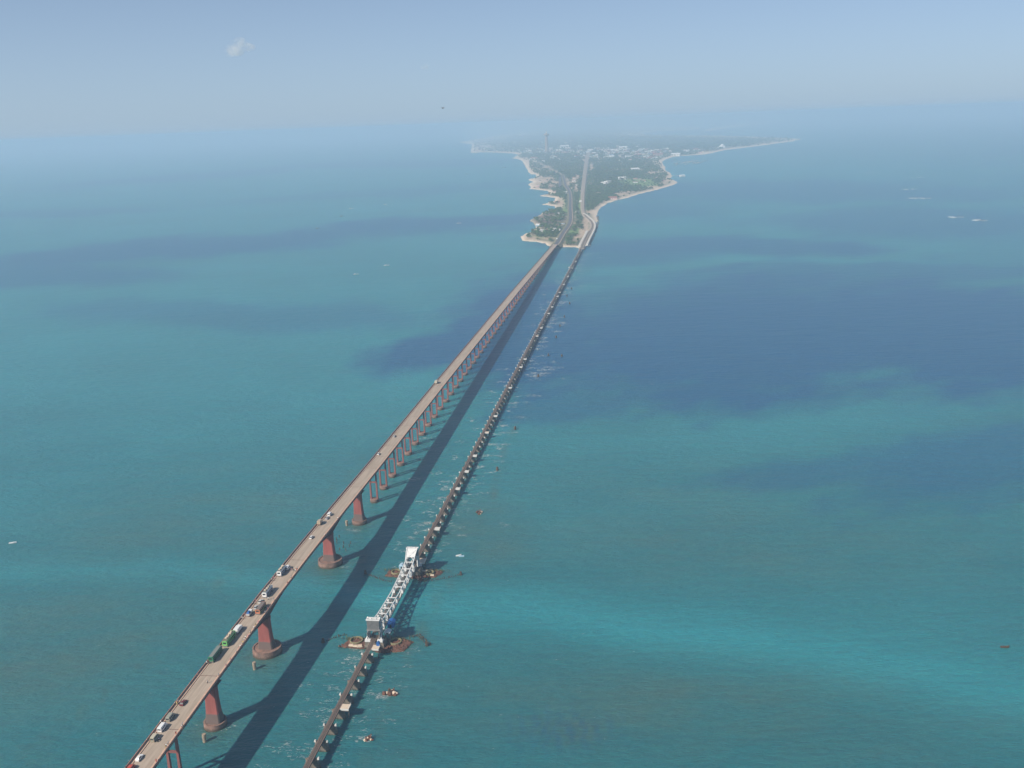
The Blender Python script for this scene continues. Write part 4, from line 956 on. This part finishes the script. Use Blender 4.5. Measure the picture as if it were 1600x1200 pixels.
for x, y, c in LEFT:
    where = 'beside the maroon car' if 268 < x < 285 else 'behind the dark green bus' if 310 < x < 340 else 'near the bottom edge' if x < 260 else 'among the queued vehicles'
    person(x, y, c, 'person in %s on the left footpath %s' % (c, where), 'tourists on the left footpath', side=-1)
for x, y, c, lab in [(419, 935, 'white', 'person in white standing in the road right of the nearer white bus'), (455, 889, 'pink', 'person in pink crossing the road beside the white minivan'), (458, 890, 'dark', 'person in dark clothes crossing the road beside the white minivan'), (324, 1065, 'white', 'person in white alone in the middle of the road')]:
    person(x, y, c, lab, 'people walking in the road')

# ------------------------------------------------------------------ boats
def fishing_boat(x, y, L, hull, label, group='small boats on the water', cabin_=True, yaw=None):
    p = ground(x, y); W = L * .28; t = empty('boat', (p[0], p[1], -.25), rs.uniform(-1.7, -1.3) if yaw is None else yaw, label, 'boat', group)
    def sec(y_, w, k, z): return [(0, y_, k), (w * .8, y_, .45), (w, y_, z), (w - .12, y_, z), (w * .7, y_, .55), (-w * .7, y_, .55), (-w + .12, y_, z), (-w, y_, z), (-w * .8, y_, .45)]
    m = MB(); m.rings([sec(-L / 2, W * .38, -.2, 1.0), sec(-L * .25, W * .5, -.4, .95), sec(L * .15, W * .48, -.4, 1.05), sec(L * .4, W * .2, -.1, 1.4), sec(L / 2, .13, .5, 1.7)]); m.build('hull', hull, t)
    if cabin_:
        MB().frustum((-W * .28, W * .28, -L * .3, -L * .02), (-W * .24, W * .24, -L * .28, -L * .04), .55, 2.2).build('cabin', M['whitecap'], t)
        MB().box(-W * .3, W * .3, -L * .31, 0, 2.21, 2.3).build('roof', M['whitecap'], t)
        MB().beam((0, L * .12, .5), (0, L * .12, 4.2), .12).build('mast', M['grey_steel'], t)
    return t
HWt = paint('white', Wh); HBl = M['lightblue']; HBr = M['timber']
for x, y, L, h, lab in [(549, 326, 17, HWt, 'white boat out on the left water, largest of the far group'), (534, 338, 13, HBr, 'low brown boat just below the large white far boat'), (602, 320, 13, HWt, 'small white boat between the large far boat and the island'), (604, 415, 12, HWt, 'white boat left of the long straight of the road bridge'),
                     (556, 429, 10, HWt, 'faint small boat left of and below the mid water white boat'), (730, 272, 26, HWt, 'white boat off the far left point of the island'), (20, 849, 5, HWt, 'white boat at the left edge of the picture'), (717, 349, 14, HWt, 'white boat left of the near point of the island'),
                     (716.5, 869, 3.6, HWt, 'tiny white skiff, left one of the pair right of the lift span'), (721, 870, 3.6, HBl, 'tiny pale blue skiff, right one of the pair right of the lift span'), (1570, 1012, 4.2, HBr, 'small dark boat at the lower right edge'), (787, 262, 30, HBr, 'large brown trawler off the left shore of the island'), (496, 357, 11, HBr, 'faint low boat far out on the left water')]:
    fishing_boat(x, y, L, h, lab, cabin_=L > 8)
for i in range(34):
    x = rs.uniform(1054, 1103); y = 256 - (x - 1054) * .09 + rs.uniform(-3, 3)
    fishing_boat(x, y, rs.uniform(24, 40), [HBr, M['tan'], M['rust'], M['ring']][i % 4], ['dark', 'tan', 'rust brown', 'olive'][i % 4] + ' fishing boat moored in the fleet off the right shore of the island', 'fishing fleet moored off the right shore', yaw=rs.uniform(0, 6))

# ------------------------------------------------------------------ foam
fo = MB(); rf = random.Random(21)
def fleck(x, y, w, d):
    n = 6; b = len(fo.v); a0 = rf.uniform(-.15, .15)
    for i in range(n):
        a = 2 * math.pi * i / n; r = rf.uniform(.65, 1.1); px, py = w * r * math.cos(a), d * r * math.sin(a)
        fo.v.append((x + px * math.cos(a0) - py * math.sin(a0), y + px * math.sin(a0) + py * math.cos(a0), .03))
    fo.f.append(tuple(b + i for i in range(n))); fo.m.append(0)
def streak(x, y, L, n, k=1.0):
    t = rf.uniform(-.25, .15)
    for _ in range(n):
        u = rf.uniform(-.5, .5) * L; fleck(x + u, y + u * t + rf.gauss(0, 1.1) * k, rf.choice((.2, .3, .5, .8, 1.3)) * rf.uniform(.6, 1.1) * k, rf.uniform(.04, .12) * k * max(1.0, min(1.8, y / 480)))
for s in pier_s:
    if s < -40: continue
    fy = math.sin(s * .021) + math.sin(s * .053 + 1)
    k = min(3.2, 1 + max(0, s) * .0026)
    for sg, base in ((-1, 8.5), (1, 8)):
        for _ in range(rf.randint(1, 3) if s < 380 else (rf.randint(0, 1) if sg < 0 else rf.randint(0, 2))):
            n = sg * (3.5 + rf.expovariate(1 / base)); p = rail_pt(s + rf.uniform(-5, 5), n); streak(p[0], p[1], rf.uniform(2, 9) * k, rf.randint(3, 20), k * .9)
for x, y, L, n in [(853, 578, 20, 70), (845, 583, 22, 90), (838, 588, 12, 50), (851, 574, 16, 40), (833, 618, 14, 30), (870, 518, 14, 40), (872, 505, 22, 40), (880, 472, 30, 50), (884, 460, 26, 40), (868, 496, 26, 30), (832, 575, 14, 20), (868, 575, 18, 26), (762, 695, 18, 50), (772, 694, 16, 50), (790, 694, 10, 20), (773, 712, 12, 30), (787, 665, 8, 30), (797, 676, 14, 30), (812, 652, 12, 20), (756, 770, 8, 18),
                (600, 1088, 7, 60), (595, 1091, 5, 30), (575, 1084, 14, 16), (568, 1154, 6, 40), (556, 1152, 12, 24), (668, 817, 5, 50), (662, 818, 10, 40), (654, 821, 10, 20), (700, 753, 14, 40), (695, 765, 6, 40), (704, 802, 8, 24), (676, 806, 6, 8), (560, 1028, 12, 50), (548, 1030, 14, 40), (552, 1036, 12, 40), (530, 1052, 16, 30), (490, 1118, 14, 30), (505, 1110, 14, 40), (520, 1094, 12, 40), (535, 1080, 14, 30), (478, 1172, 16, 40), (465, 1182, 14, 30), (470, 1165, 16, 20), (1020, 600, 3, 4),
                (345, 1137, 8, 24), (358, 1133, 6, 26), (440, 1008, 5, 24), (444, 1004, 5, 20), (537, 887, 5, 20), (552, 829, 4, 20), (560, 829, 3, 16), (545, 828, 3, 10), (738, 657, 4, 16), (426, 1168, 10, 12), (440, 1172, 10, 12), (618, 700, 2, 6), (870, 388, 6, 6), (812, 366, 30, 30), (805, 369, 30, 20)]:
    p = ground(x, y); streak(p[0], p[1], L, n, 1.0 + .0016 * max(0, p[1] - 500))
for x, y, L, n, k in [(1365, 270, 70, 60, 5), (1430, 277.5, 90, 90, 5), (1420, 295.5, 60, 60, 4), (1428, 309.5, 60, 90, 4), (1440, 310, 60, 30, 3), (1493, 339, 40, 14, 3), (1530, 344, 30, 10, 3), (1011, 388, 12, 8, 2), (590, 440, 10, 10, 1.6), (604, 441, 10, 10, 1.6)]:
    p = ground(x, y); streak(p[0], p[1], L, n, k)
    if x > 1300:
        for _ in range(5): fleck(p[0] + rf.uniform(-.5, .5) * L * .7, p[1] + rf.uniform(-14, 14), rf.uniform(5, 13), rf.uniform(7, 14))
for i in range(150):   # surf along the exposed right shore below the seawall
    u = rf.random(); p = ground(np.interp(u, [0, .4, .7, 1], [921, 930, 937, 936]), np.interp(u, [0, .4, .7, 1], [388, 366, 350, 337])); streak(p[0] + rf.uniform(0, 14), p[1] + rf.uniform(-8, 8), rf.uniform(3, 12), 3, 1.8)
for i in range(420):   # scattered light crests on the open water near the bridges
    x, y = rf.uniform(150, 1000), rf.uniform(560, 1190); p = ground(x, y)
    if rf.random() < .25: fleck(p[0], p[1], rf.uniform(.3, .9), rf.uniform(.06, .14))
FO = mat('sea_foam_white', (.66, .71, .71), .8, .25, 1.5)
o = fo.build('sea_foam', FO); tag(o, kind='stuff')

# ------------------------------------------------------------------ trees
def leaf_mat(name, c):
    return mat(name, c, .85, .55, .35, spec=.15, col2=(c[0] * .5, c[1] * .5, c[2] * .5))
LM = [leaf_mat('dark_foliage', (.085, .125, .05)), leaf_mat('olive_foliage', (.15, .18, .075)), leaf_mat('green_foliage', (.11, .18, .065))]
def crown_mesh(seed, lm, n=9, flat=.8):
    rr = random.Random(seed); m = bmesh.new()
    for i in range(n):
        a = rr.random() * 6.28; d = 2.3 * math.sqrt(rr.random()); z = 4.4 + rr.uniform(-1.2, 1.5) * (1 - d / 4)
        r = rr.uniform(.9, 1.7)
        g = bmesh.ops.create_icosphere(m, subdivisions=1, radius=r, matrix=Matrix.Translation((d * math.cos(a), d * math.sin(a), z)))
        for v in g['verts']:
            c = Vector((d * math.cos(a), d * math.sin(a), z)); v.co = c + (v.co - c) * rr.uniform(.6, 1.3); v.co.z = z + (v.co.z - z) * flat
    for i in range(60):   # loose leaf clumps at the rim
        a = rr.random() * 6.28; e = rr.uniform(-.3, 1.2); R_ = rr.uniform(2.6, 3.6)
        c = Vector((R_ * math.cos(a) * math.cos(e), R_ * math.sin(a) * math.cos(e), 4.5 + 2.2 * math.sin(e)))
        vs = [m.verts.new(c + Vector((rr.uniform(-.5, .5), rr.uniform(-.5, .5), rr.uniform(-.4, .4)))) for _ in range(3)]; m.faces.new(vs)
    me = bpy.data.meshes.new('crown'); m.to_mesh(me); m.free(); me.materials.append(lm); return me
trunk = MB(); trunk.lathe([(.35, -.6), (.24, 1.6), (.16, 3.8)], 6)
for a in (.3, 2.3, 4.4): trunk.beam((0, 0, 2.0), (1.4 * math.cos(a), 1.4 * math.sin(a), 4.0), .16)
trunk_me = trunk.mesh('trunk', M['bark'])
CR = [crown_mesh(i, LM[i % 3], 8 + i % 4) for i in range(6)]
def palm_mesh():
    m = MB(); rr = random.Random(4)
    for i in range(14):
        a = i * .449 + rr.uniform(-.1, .1); pr = None
        for k in range(4):
            r = k * .95; z = 8.3 + .7 * math.sin(k * .9) - .28 * k * k; w = [.12, .5, .42, .1][k]
            l = (r * math.cos(a) - w * math.sin(a), r * math.sin(a) + w * math.cos(a), z - .1); rt = (r * math.cos(a) + w * math.sin(a), r * math.sin(a) - w * math.cos(a), z - .1); c = (r * math.cos(a), r * math.sin(a), z + .1)
            if pr: m.add([pr[0], pr[1], c, l], [(0, 1, 2, 3)]); m.add([pr[1], pr[2], rt, c], [(0, 1, 2, 3)])
            pr = (l, c, rt)
    return m.mesh('crown', LM[2])
palm_me = palm_mesh(); ptr = MB(); ptr.lathe([(.25, -.5), (.2, 4), (.15, 8.3)], 6); ptr_me = ptr.mesh('trunk', M['bark'])

# candidate spots over the island, thinned by the bare ground, fields, beaches and roads
rng_ = np.random.RandomState(8)
def candidates(n, py0, py1, px0, px1):
    px = rng_.uniform(px0, px1, n); py = rng_.uniform(py0, py1, n); return px, py
def accept(px, py, margin=5, dens=None):
    W_ = np.array([ground(a, b, 2)[:2] for a, b in zip(px, py)]); X, Y = W_[:, 0], W_[:, 1]
    sdv = sdist(COASTW, X, Y); jx_ = px + rng_.normal(0, .8, len(px)); jy_ = py + rng_.normal(0, .5, len(px))
    bad = np.zeros(len(px))
    for (x, y, a, b_) in BARE: bad = np.maximum(bad, blob(jx_, jy_, x, y, a, b_))
    for (x, y, a, b_) in FIELD: bad = np.maximum(bad, .85 * blob(jx_, jy_, x, y, a, b_))
    ok = (sdv > margin + Y * .0015) & (rng_.rand(len(px)) > bad)
    for line, hw in ((road_pts, 13), (rail_isl, 11), (side_pts, 8), (old_pts, 7), (swl, 6), (swr, 5)):
        L_ = np.array([[p[0], p[1]] for p in line])
        d = np.full(len(X), 1e9)
        for a, b in zip(L_[:-1], L_[1:]):
            L2 = ((b - a) ** 2).sum() + 1e-9; t = np.clip(((X - a[0]) * (b[0] - a[0]) + (Y - a[1]) * (b[1] - a[1])) / L2, 0, 1)
            d = np.minimum(d, np.hypot(X - a[0] - t * (b[0] - a[0]), Y - a[1] - t * (b[1] - a[1])))
        ok &= d > hw + Y * .0008
    return X[ok], Y[ok], px[ok], py[ok]
px, py = candidates(1500, 330, 384, 822, 922)
# trees gather in groves
gv = fnoise(px * .35, py * .5, 3) > -.25
X, Y, px, py = accept(px[gv], py[gv], 6)
order = np.argsort(-py)[:285]
for k in order:
    x_, y_, a, b_ = X[k], Y[k], px[k], py[k]
    where = 'the left point of the island' if a < 866 - (b_ - 372) * 0 and a < 870 else 'the ground between road and railway' if a < 918 else 'the railway bend'
    palm = rng_.rand() < .12
    kind = 'palm tree' if palm else ['dark bushy tree', 'olive green bushy tree', 'fresh green bushy tree'][k % 3]
    t = empty('palm_tree' if palm else 'tree', (x_, y_, 1.9), rng_.rand() * 6.28, '%s in the groves on %s, near shore' % (kind, where), 'tree', 'trees on ' + where)
    sc_ = rng_.uniform(.75, 1.45) * (1.0 if not palm else 1.1); t.scale = (sc_, sc_, sc_ * rng_.uniform(.8, 1.15))
    link('trunk', ptr_me if palm else trunk_me, t); link('crown', palm_me if palm else CR[k % 6], t)
# the rest as one instanced wood
rest = np.argsort(-py)[285:]
FX, FY = [X[rest]], [Y[rest]]
for n, y0, y1, x0, x1 in ((2200, 296, 334, 858, 960), (3900, 268, 312, 826, 1056), (4300, 240, 275, 812, 1048), (3300, 224, 246, 740, 1130), (4200, 212, 230, 738, 1240), (2500, 205, 216, 800, 1060)):
    px, py = candidates(n, y0, y1, x0, x1); gv = fnoise(px * .12, py * .5, 4) > -.75
    a, b, c, d = accept(px[gv], py[gv], 10); FX.append(a); FY.append(b)
FX = np.concatenate(FX); FY = np.concatenate(FY)
me = bpy.data.meshes.new('woodland'); me.vertices.add(len(FX))
me.vertices.foreach_set('co', np.stack([FX, FY, np.full(len(FX), 1.6)], -1).astype(np.float32).reshape(-1)); me.update()
sa = me.attributes.new('tree_size', 'FLOAT', 'POINT'); sa.data.foreach_set('value', (np.clip(1.0 + (FY - 2500) / 6000, .9, 1.9) * rng_.uniform(.7, 1.25, len(FX))).astype(np.float32))
wood = link('woodland', me); wood['kind'] = 'stuff'
protos = []
pcol = bpy.data.collections.new('tree_prototypes')
for i in range(6):
    m = bmesh.new(); m.from_mesh(CR[i]); tm = bmesh.new()
    m.from_mesh(trunk_me); m2 = bpy.data.meshes.new('tree_mass'); m.to_mesh(m2); m.free(); m2.materials.append(LM[i % 3])
    o = bpy.data.objects.new('tree_mass', m2); pcol.objects.link(o)
ng = bpy.data.node_groups.new('scatter', 'GeometryNodeTree')
ng.interface.new_socket('Geometry', in_out='INPUT', socket_type='NodeSocketGeometry'); ng.interface.new_socket('Geometry', in_out='OUTPUT', socket_type='NodeSocketGeometry')
gi = ng.nodes.new('NodeGroupInput'); go = ng.nodes.new('NodeGroupOutput'); ip = ng.nodes.new('GeometryNodeInstanceOnPoints'); ci = ng.nodes.new('GeometryNodeCollectionInfo')
ci.inputs['Collection'].default_value = pcol; ci.inputs['Separate Children'].default_value = True; ci.inputs['Reset Children'].default_value = True
rv = ng.nodes.new('FunctionNodeRandomValue'); rv.data_type = 'FLOAT_VECTOR'; rv.inputs['Max'].default_value = (0, 0, 6.28)
ra_ = ng.nodes.new('GeometryNodeInputNamedAttribute'); ra_.data_type = 'FLOAT'; ra_.inputs['Name'].default_value = 'tree_size'
ng.links.new(gi.outputs[0], ip.inputs['Points']); ng.links.new(ci.outputs[0], ip.inputs['Instance']); ip.inputs['Pick Instance'].default_value = True
ng.links.new(rv.outputs[0], ip.inputs['Rotation']); ng.links.new(ra_.outputs['Attribute'], ip.inputs['Scale']); ng.links.new(ip.outputs[0], go.inputs[0])
md = wood.modifiers.new('scatter', 'NODES'); md.node_group = ng

# ------------------------------------------------------------------ buildings of the town
def house_mesh(kind, wallm, roofm):
    m = MB()
    if kind == 0:      # flat roofed block with parapet and stair head
        m.box(-5, 5, -4, 4, -.5, 3.4); m.box(-5.2, 5.2, -4.2, 4.2, 3.4, 3.65, 1)
        for a in ((-5.2, 5.2, -4.2, -4.0), (-5.2, 5.2, 4.0, 4.2), (-5.2, -5.0, -4, 4), (5.0, 5.2, -4, 4)): m.box(*a, 3.66, 4.2)
        m.box(1.5, 4, 0, 3, 3.66, 5.8)
        for x in (-3.5, -.5, 2.3): m.box(x, x + 1.1, -4.03, -4.001, 1.2, 2.4, 2)
    elif kind == 1:    # gabled shed
        m.box(-7, 7, -4, 4, -.5, 3.6)
        m.add([(-7.3, -4.5, 3.5), (7.3, -4.5, 3.5), (7.3, 0, 5.6), (-7.3, 0, 5.6), (-7.3, 4.5, 3.5), (7.3, 4.5, 3.5)], [(0, 1, 2, 3), (3, 2, 5, 4), (0, 3, 4), (1, 5, 2)], 1)
        for x in (-5, -1, 3): m.box(x, x + 1.4, -4.03, -4.001, 1.0, 2.2, 2)
    elif kind == 2:    # two storeys with a balcony
        m.box(-4.5, 4.5, -4, 4, -.5, 6.6); m.box(-4.8, 4.8, -5, 4.2, 6.6, 6.9, 1); m.box(-4.5, 4.5, -5, -4.01, 3.2, 3.4, 1)
        for z in (1.2, 4.3):
            for x in (-3.4, -.6, 2.2): m.box(x, x + 1.2, -4.03, -4.001, z, z + 1.3, 2)
    else:              # hipped roof
        m.box(-5, 5, -4, 4, -.5, 3.2); m.frustum((-5.6, 5.6, -4.6, 4.6), (-2, 2, -.3, .3), 3.2, 5.6, 1)
        for x in (-3.5, -.5, 2.3): m.box(x, x + 1.1, -4.03, -4.001, 1.2, 2.4, 2)
    return m.mesh('house', wallm, roofm, M['glass'])
WC = {'white': mat('white_plaster', (.82, .80, .76), .8, .1), 'cream': mat('cream_plaster', (.72, .62, .48), .8, .15), 'pink': mat('pink_plaster', (.66, .46, .42), .8, .15), 'blue': mat('pale_blue_plaster', (.52, .64, .72), .8, .15)}
RC = {'white': WC['white'], 'tile': mat('red_tile_roof', (.38, .17, .12), .85, .3), 'thatch': mat('brown_thatch_roof', (.24, .18, .12), .95, .4)}
HM = {}
def house(x, y, kind, wall, roof, scale, label, group, name='house', yaw=None):
    k = (kind, wall, roof)
    if k not in HM: HM[k] = house_mesh(kind, WC[wall], RC[roof])
    p = ground(x, y, 2.2); o = link(name, HM[k], None, (p[0], p[1], 2.1), rs.uniform(-.4, .4) if yaw is None else yaw); o.scale = (scale, scale, scale * .8)
    tag(o, label, 'house' if name == 'house' else 'building', group)
for x, y, kd, wl, rf_, scl, lab in [(848, 363.5, 2, 'white', 'white', 1.3, 'white two storey house, right one of the pair on the left point'), (843, 360.5, 0, 'cream', 'white', 1.0, 'cream flat roofed house, left one of the pair on the left point'), (843, 353, 1, 'blue', 'white', 1.3, 'pale blue long shed at the left shore of the near point'),
                                (866, 360, 2, 'white', 'white', 1.0, 'white house with trees around it just left of the road embankment'), (873, 360, 0, 'white', 'white', .9, 'small white house right beside the bridge road'), (879, 350, 1, 'blue', 'thatch', .9, 'pale turquoise shed in the trees beside the road'), (853.5, 343.5, 3, 'cream', 'thatch', .9, 'cream hut among the dark trees left of the road'),
                                (873, 335, 2, 'white', 'white', .9, 'narrow white house left of the road at the cross lane'), (902, 332.5, 2, 'white', 'white', 1.0, 'white house right of the road at the cross lane'), (904, 355, 2, 'white', 'white', .8, 'white tank house between road and railway'), (905, 316, 1, 'white', 'white', 1.2, 'white shed between road and railway beyond the lane'),
                                (870, 300, 3, 'pink', 'tile', 1.3, 'pink house on the sandy left shore'), (882, 302, 1, 'white', 'white', 1.4, 'white shed left of the road bend'), (836, 254.5, 2, 'cream', 'white', 2.6, 'large cream building at the left shore of the town'), (849, 253, 2, 'white', 'white', 2.0, 'white building right of the large cream one'),
                                (834, 248.5, 1, 'white', 'tile', 3.2, 'long white building with a red roof end at the left shore'), (943, 287, 0, 'white', 'white', 2.2, 'left white building in the clearing right of the railway'), (951, 286.5, 2, 'white', 'white', 2.0, 'right white building in the clearing right of the railway'), (957.5, 311, 1, 'pink', 'tile', 2.0, 'pink shed by the right beach'),
                                (974, 232.5, 1, 'white', 'white', 5, 'bright white hall standing alone above the town'), (968, 246, 2, 'white', 'white', 2.2, 'white block at the lower edge of the town right of the railway'), (1056, 243.3, 1, 'white', 'white', 4.2, 'long white building on the right shore of the town'), (1028, 244, 1, 'cream', 'tile', 4.5, 'long cream building with red roof near the right shore'), (1005, 243.6, 2, 'cream', 'white', 3.4, 'cream block near the middle right of the town'), (882, 231, 1, 'white', 'white', 6, 'long white building behind the middle of the town'),
                                (817, 212.5, 1, 'white', 'white', 9, 'long pale building far behind the town on the left'), (992, 266.3, 1, 'white', 'white', 3.0, 'long white shed in the trees above the green field'), (972, 280, 1, 'white', 'white', 2.4, 'white shed at the left end of the green field'), (1066, 275.5, 1, 'white', 'white', 1.6, 'white shed at the head of the jetty')]:
    house(x, y, kd, wl, rf_, scl, lab, 'buildings picked out on the island', 'house' if scl < 2.2 else 'building')
cnt = 0
while cnt < 280:
    u = rs.random()
    if u < .5: x = rs.gauss(975, 50); y = rs.gauss(240, 4.5)
    elif u < .75: x = rs.gauss(865, 28); y = rs.gauss(240, 5)
    elif u < .9: x = rs.uniform(940, 1110); y = rs.uniform(234, 247)
    else: x = rs.uniform(740, 1000); y = rs.uniform(222, 240)
    if y < 216 or y > 258: continue
    w = ground(x, y, 2)[:2]
    if sdist(COASTW, np.array([w[0]]), np.array([w[1]]))[0] < 20 + w[1] * .004: continue
    if min(np.hypot(w[0] - p[0], w[1] - p[1]) for p in rail_isl) < 90 and y < 300 and abs(x - 917) < 3: continue
    wl = rs.choice(['white', 'white', 'white', 'cream', 'pink', 'blue']); rf_ = rs.choice(['white', 'white', 'tile', 'thatch']); side = 'left' if x < 917 else 'right'
    house(x, y, rs.randrange(4), wl, rf_, rs.uniform(1.6, 3.4), '%s house with %s roof in the town %s of the railway' % (wl, {'white': 'pale', 'tile': 'red', 'thatch': 'brown'}[rf_], side), 'houses of the hazy town ' + side + ' of the railway'); cnt += 1
# village huts on the sandy left shore
for i in range(46):
    x = rs.choice([rs.uniform(832, 875), rs.uniform(895, 906), rs.uniform(990, 1048)]); y = rs.uniform(276, 318) if x < 880 else rs.uniform(272, 300)
    if x > 950: y = rs.uniform(267, 290)
    w = ground(x, y, 2)[:2]
    if sdist(COASTW, np.array([w[0]]), np.array([w[1]]))[0] < 15: continue
    side = 'the sandy left shore' if x < 880 else 'the strip between road and railway' if x < 950 else 'the right shore village'
    house(x, y, rs.choice([1, 3, 0]), rs.choice(['cream', 'white', 'pink']), 'thatch' if rs.random() < .6 else 'tile', rs.uniform(.9, 1.6), 'small hut among the huts of ' + side, 'huts of ' + side)
for x, y in [(835, 369), (858, 369), (888, 371), (898, 349), (883, 343), (868, 341)]:
    house(x, y, 3, 'cream', 'thatch', .8, 'thatched cream hut on the near end of the island', 'thatched huts on the near end of the island')
# television tower
p = ground(854.5, 240); d = math.hypot(p[0], p[1])
t = empty('broadcast_tower', (p[0], p[1], 2), 0, 'tall pale concrete tower rising out of the haze left of the railway', 'tower')
MB().lathe([(19, -2), (14, 40), (12, 110), (11, 140)], 16).build('shaft', M['tanpost'], t)
MB().lathe([(12, 140), (22, 145), (22, 155), (13, 160)], 16).build('platform', M['tanpost'], t)
MB().lathe([(4, 160), (2, 180)], 8).build('antenna', WC['cream'], t)
# white temple-like building on the right spit
p = ground(1128, 231.5); t = empty('white_temple', (p[0], p[1], 2), .1, 'brilliant white building with a domed top on the right spit', 'building')
MB().box(-40, 22, -18, 18, -1, 9).build('base', WC['white'], t); MB().frustum((-20, 22, -20, 20), (-14, 18, -15, 15), 9, 17).build('wall', WC['white'], t); MB().lathe([(16, 17), (15, 22), (11, 27), (5, 30), (1, 31)], 16, (2, 0)).build('dome', WC['white'], t)
# jetty by the right shore
a = ground(1050, 275.3, 0); b = ground(1071, 275.2, 0)
t = empty('jetty', (a[0], a[1], 0), 0, 'thin pale jetty reaching out from the right shore', 'jetty'); v = b - a
MB().beam((0, 0, 2), (v[0], v[1], 2), 6, .6).build('deck', M['wall_white'], t)
for i in range(9): f = (i + .5) / 9; MB().beam((v[0] * f, v[1] * f, 1.7), (v[0] * f, v[1] * f, -2), 1.0).build('pile', M['stone'], t)
# masts over the town
for x, y, h in [(892, 240, 110), (864, 246, 60), (902, 242, 70), (946, 246, 60)]:
    p = ground(x, y); t = empty('radio_mast', (p[0], p[1], 2), 0, 'thin lattice mast %s' % {892: 'in the middle of the town, the tallest', 864: 'at the lower left of the town', 902: 'just right of the tallest mast', 946: 'right of the railway swath'}[x], 'mast', 'masts over the town')
    m = MB()
    for sx_, sy_ in ((-1, -1), (1, -1), (1, 1), (-1, 1)): m.beam((sx_ * 2.5, sy_ * 2.5, 0), (sx_ * .4, sy_ * .4, h), .5)
    for i in range(6): z = h * i / 6; w = 2.5 - 2.1 * i / 6; m.beam((-w, -w, z), (w, -w, z + h / 6), .35); m.beam((w, w, z), (-w, w, z + h / 6), .35)
    m.build('lattice', M['white_steel'], t)

# boulders along the right shore of the railway bend
for i in range(60):
    u = i / 59; x = np.interp(u, [0, .35, .7, 1], [921, 929, 934, 934]) + rs.uniform(-.8, 1.4); y = np.interp(u, [0, .35, .7, 1], [385, 365, 350, 338]); p = ground(x, y)
    m = bmesh.new(); bmesh.ops.create_icosphere(m, subdivisions=1, radius=rs.uniform(1.2, 2.6))
    for v_ in m.verts: v_.co *= rs.uniform(.7, 1.2)
    me = bpy.data.meshes.new('boulder'); m.to_mesh(me); m.free(); me.materials.append(M['stone'])
    o = link('boulder', me, None, (p[0], p[1], .2)); tag(o, 'dark boulder of the rock line along the right shore of the railway bend', 'boulder', 'boulders along the railway bend')

# ------------------------------------------------------------------ a bird in the air
d = FW * FPX + RT * (692 - 800) + UP * (600 - 169); d = d / np.linalg.norm(d); bp_ = np.array([0, 0, CAM_H]) + d * 150
t = empty('bird', tuple(bp_), .8, 'small dark bird flying high above the left horizon', 'bird')
t.scale = (.75, .75, .75)
b = MB(); b.lathe([(.01, -.26), (.06, -.12), (.085, .02), (.06, .16), (.05, .22), (.015, .3)], 8)
b.v = [(x, z, y) for x, y, z in b.v]
bo = b.build('body', M['timber'], t)
for sg in (-1, 1): MB().add([(sg * .05, .1, .03), (sg * .05, -.1, .03), (sg * .4, -.04, .2), (sg * .4, .1, .2), (sg * .8, -.1, .12), (sg * .05, 0, 0), (sg * .4, .03, .18)], [(0, 1, 2, 3), (3, 2, 4), (1, 0, 5), (0, 3, 6, 5), (1, 5, 6, 2), (3, 4, 6), (4, 2, 6)]).build('wing', M['timber'], t)
MB().add([(-.03, -.2, 0), (.03, -.2, 0), (.09, -.42, 0), (-.09, -.42, 0), (0, -.3, .03)], [(0, 1, 4), (1, 2, 4), (2, 3, 4), (3, 0, 4), (3, 2, 1, 0)]).build('tail', M['timber'], t)

# ------------------------------------------------------------------ two small clouds, far above the haze
def cloud(px_, py_, dist, parts, dens, label):
    dens *= 1.05
    d = FW * FPX + RT * (px_ - 800) + UP * (600 - py_); d = d / np.linalg.norm(d); c = np.array([0, 0, CAM_H]) + d * dist
    m = bmesh.new()
    for (x, z, r) in parts: bmesh.ops.create_icosphere(m, subdivisions=3, radius=r, matrix=Matrix.Translation((x, 0, z)))
    me = bpy.data.meshes.new('cloud'); m.to_mesh(me); m.free()
    o = link('cloud', me, None, tuple(c)); rm = o.modifiers.new('r', 'REMESH'); rm.mode = 'VOXEL'; rm.voxel_size = 22
    cm_ = bpy.data.materials.new('cloud_vapour'); cm_.use_nodes = True; nt = cm_.node_tree; nt.nodes.clear()
    out = nt.nodes.new('ShaderNodeOutputMaterial'); pv = nt.nodes.new('ShaderNodeVolumePrincipled'); tc = nt.nodes.new('ShaderNodeTexCoord'); nz = nt.nodes.new('ShaderNodeTexNoise')
    nz.inputs['Scale'].default_value = .006; nz.inputs['Detail'].default_value = 4; nt.links.new(tc.outputs['Object'], nz.inputs['Vector'])
    mr = nt.nodes.new('ShaderNodeMapRange'); mr.inputs['From Min'].default_value = .42; mr.inputs['From Max'].default_value = .7; mr.inputs['To Max'].default_value = dens
    nt.links.new(nz.outputs['Fac'], mr.inputs['Value']); nt.links.new(mr.outputs[0], pv.inputs['Density']); pv.inputs['Color'].default_value = (1, 1, 1, 1); pv.inputs['Anisotropy'].default_value = .2
    nt.links.new(pv.outputs[0], out.inputs['Volume']); me.materials.append(cm_); tag(o, label, 'cloud')
cloud(374, 74, 20000, [(-190, -60, 120), (-90, -10, 150), (10, 60, 130), (70, 100, 80), (160, 0, 90), (250, -10, 60), (-20, -40, 120)], .006, 'small faint cream cloud alone in the upper left sky')
cloud(664, 104, 20000, [(-40, 0, 60), (40, 0, 70)], .0035, 'barely visible tiny cloud in the middle of the sky')
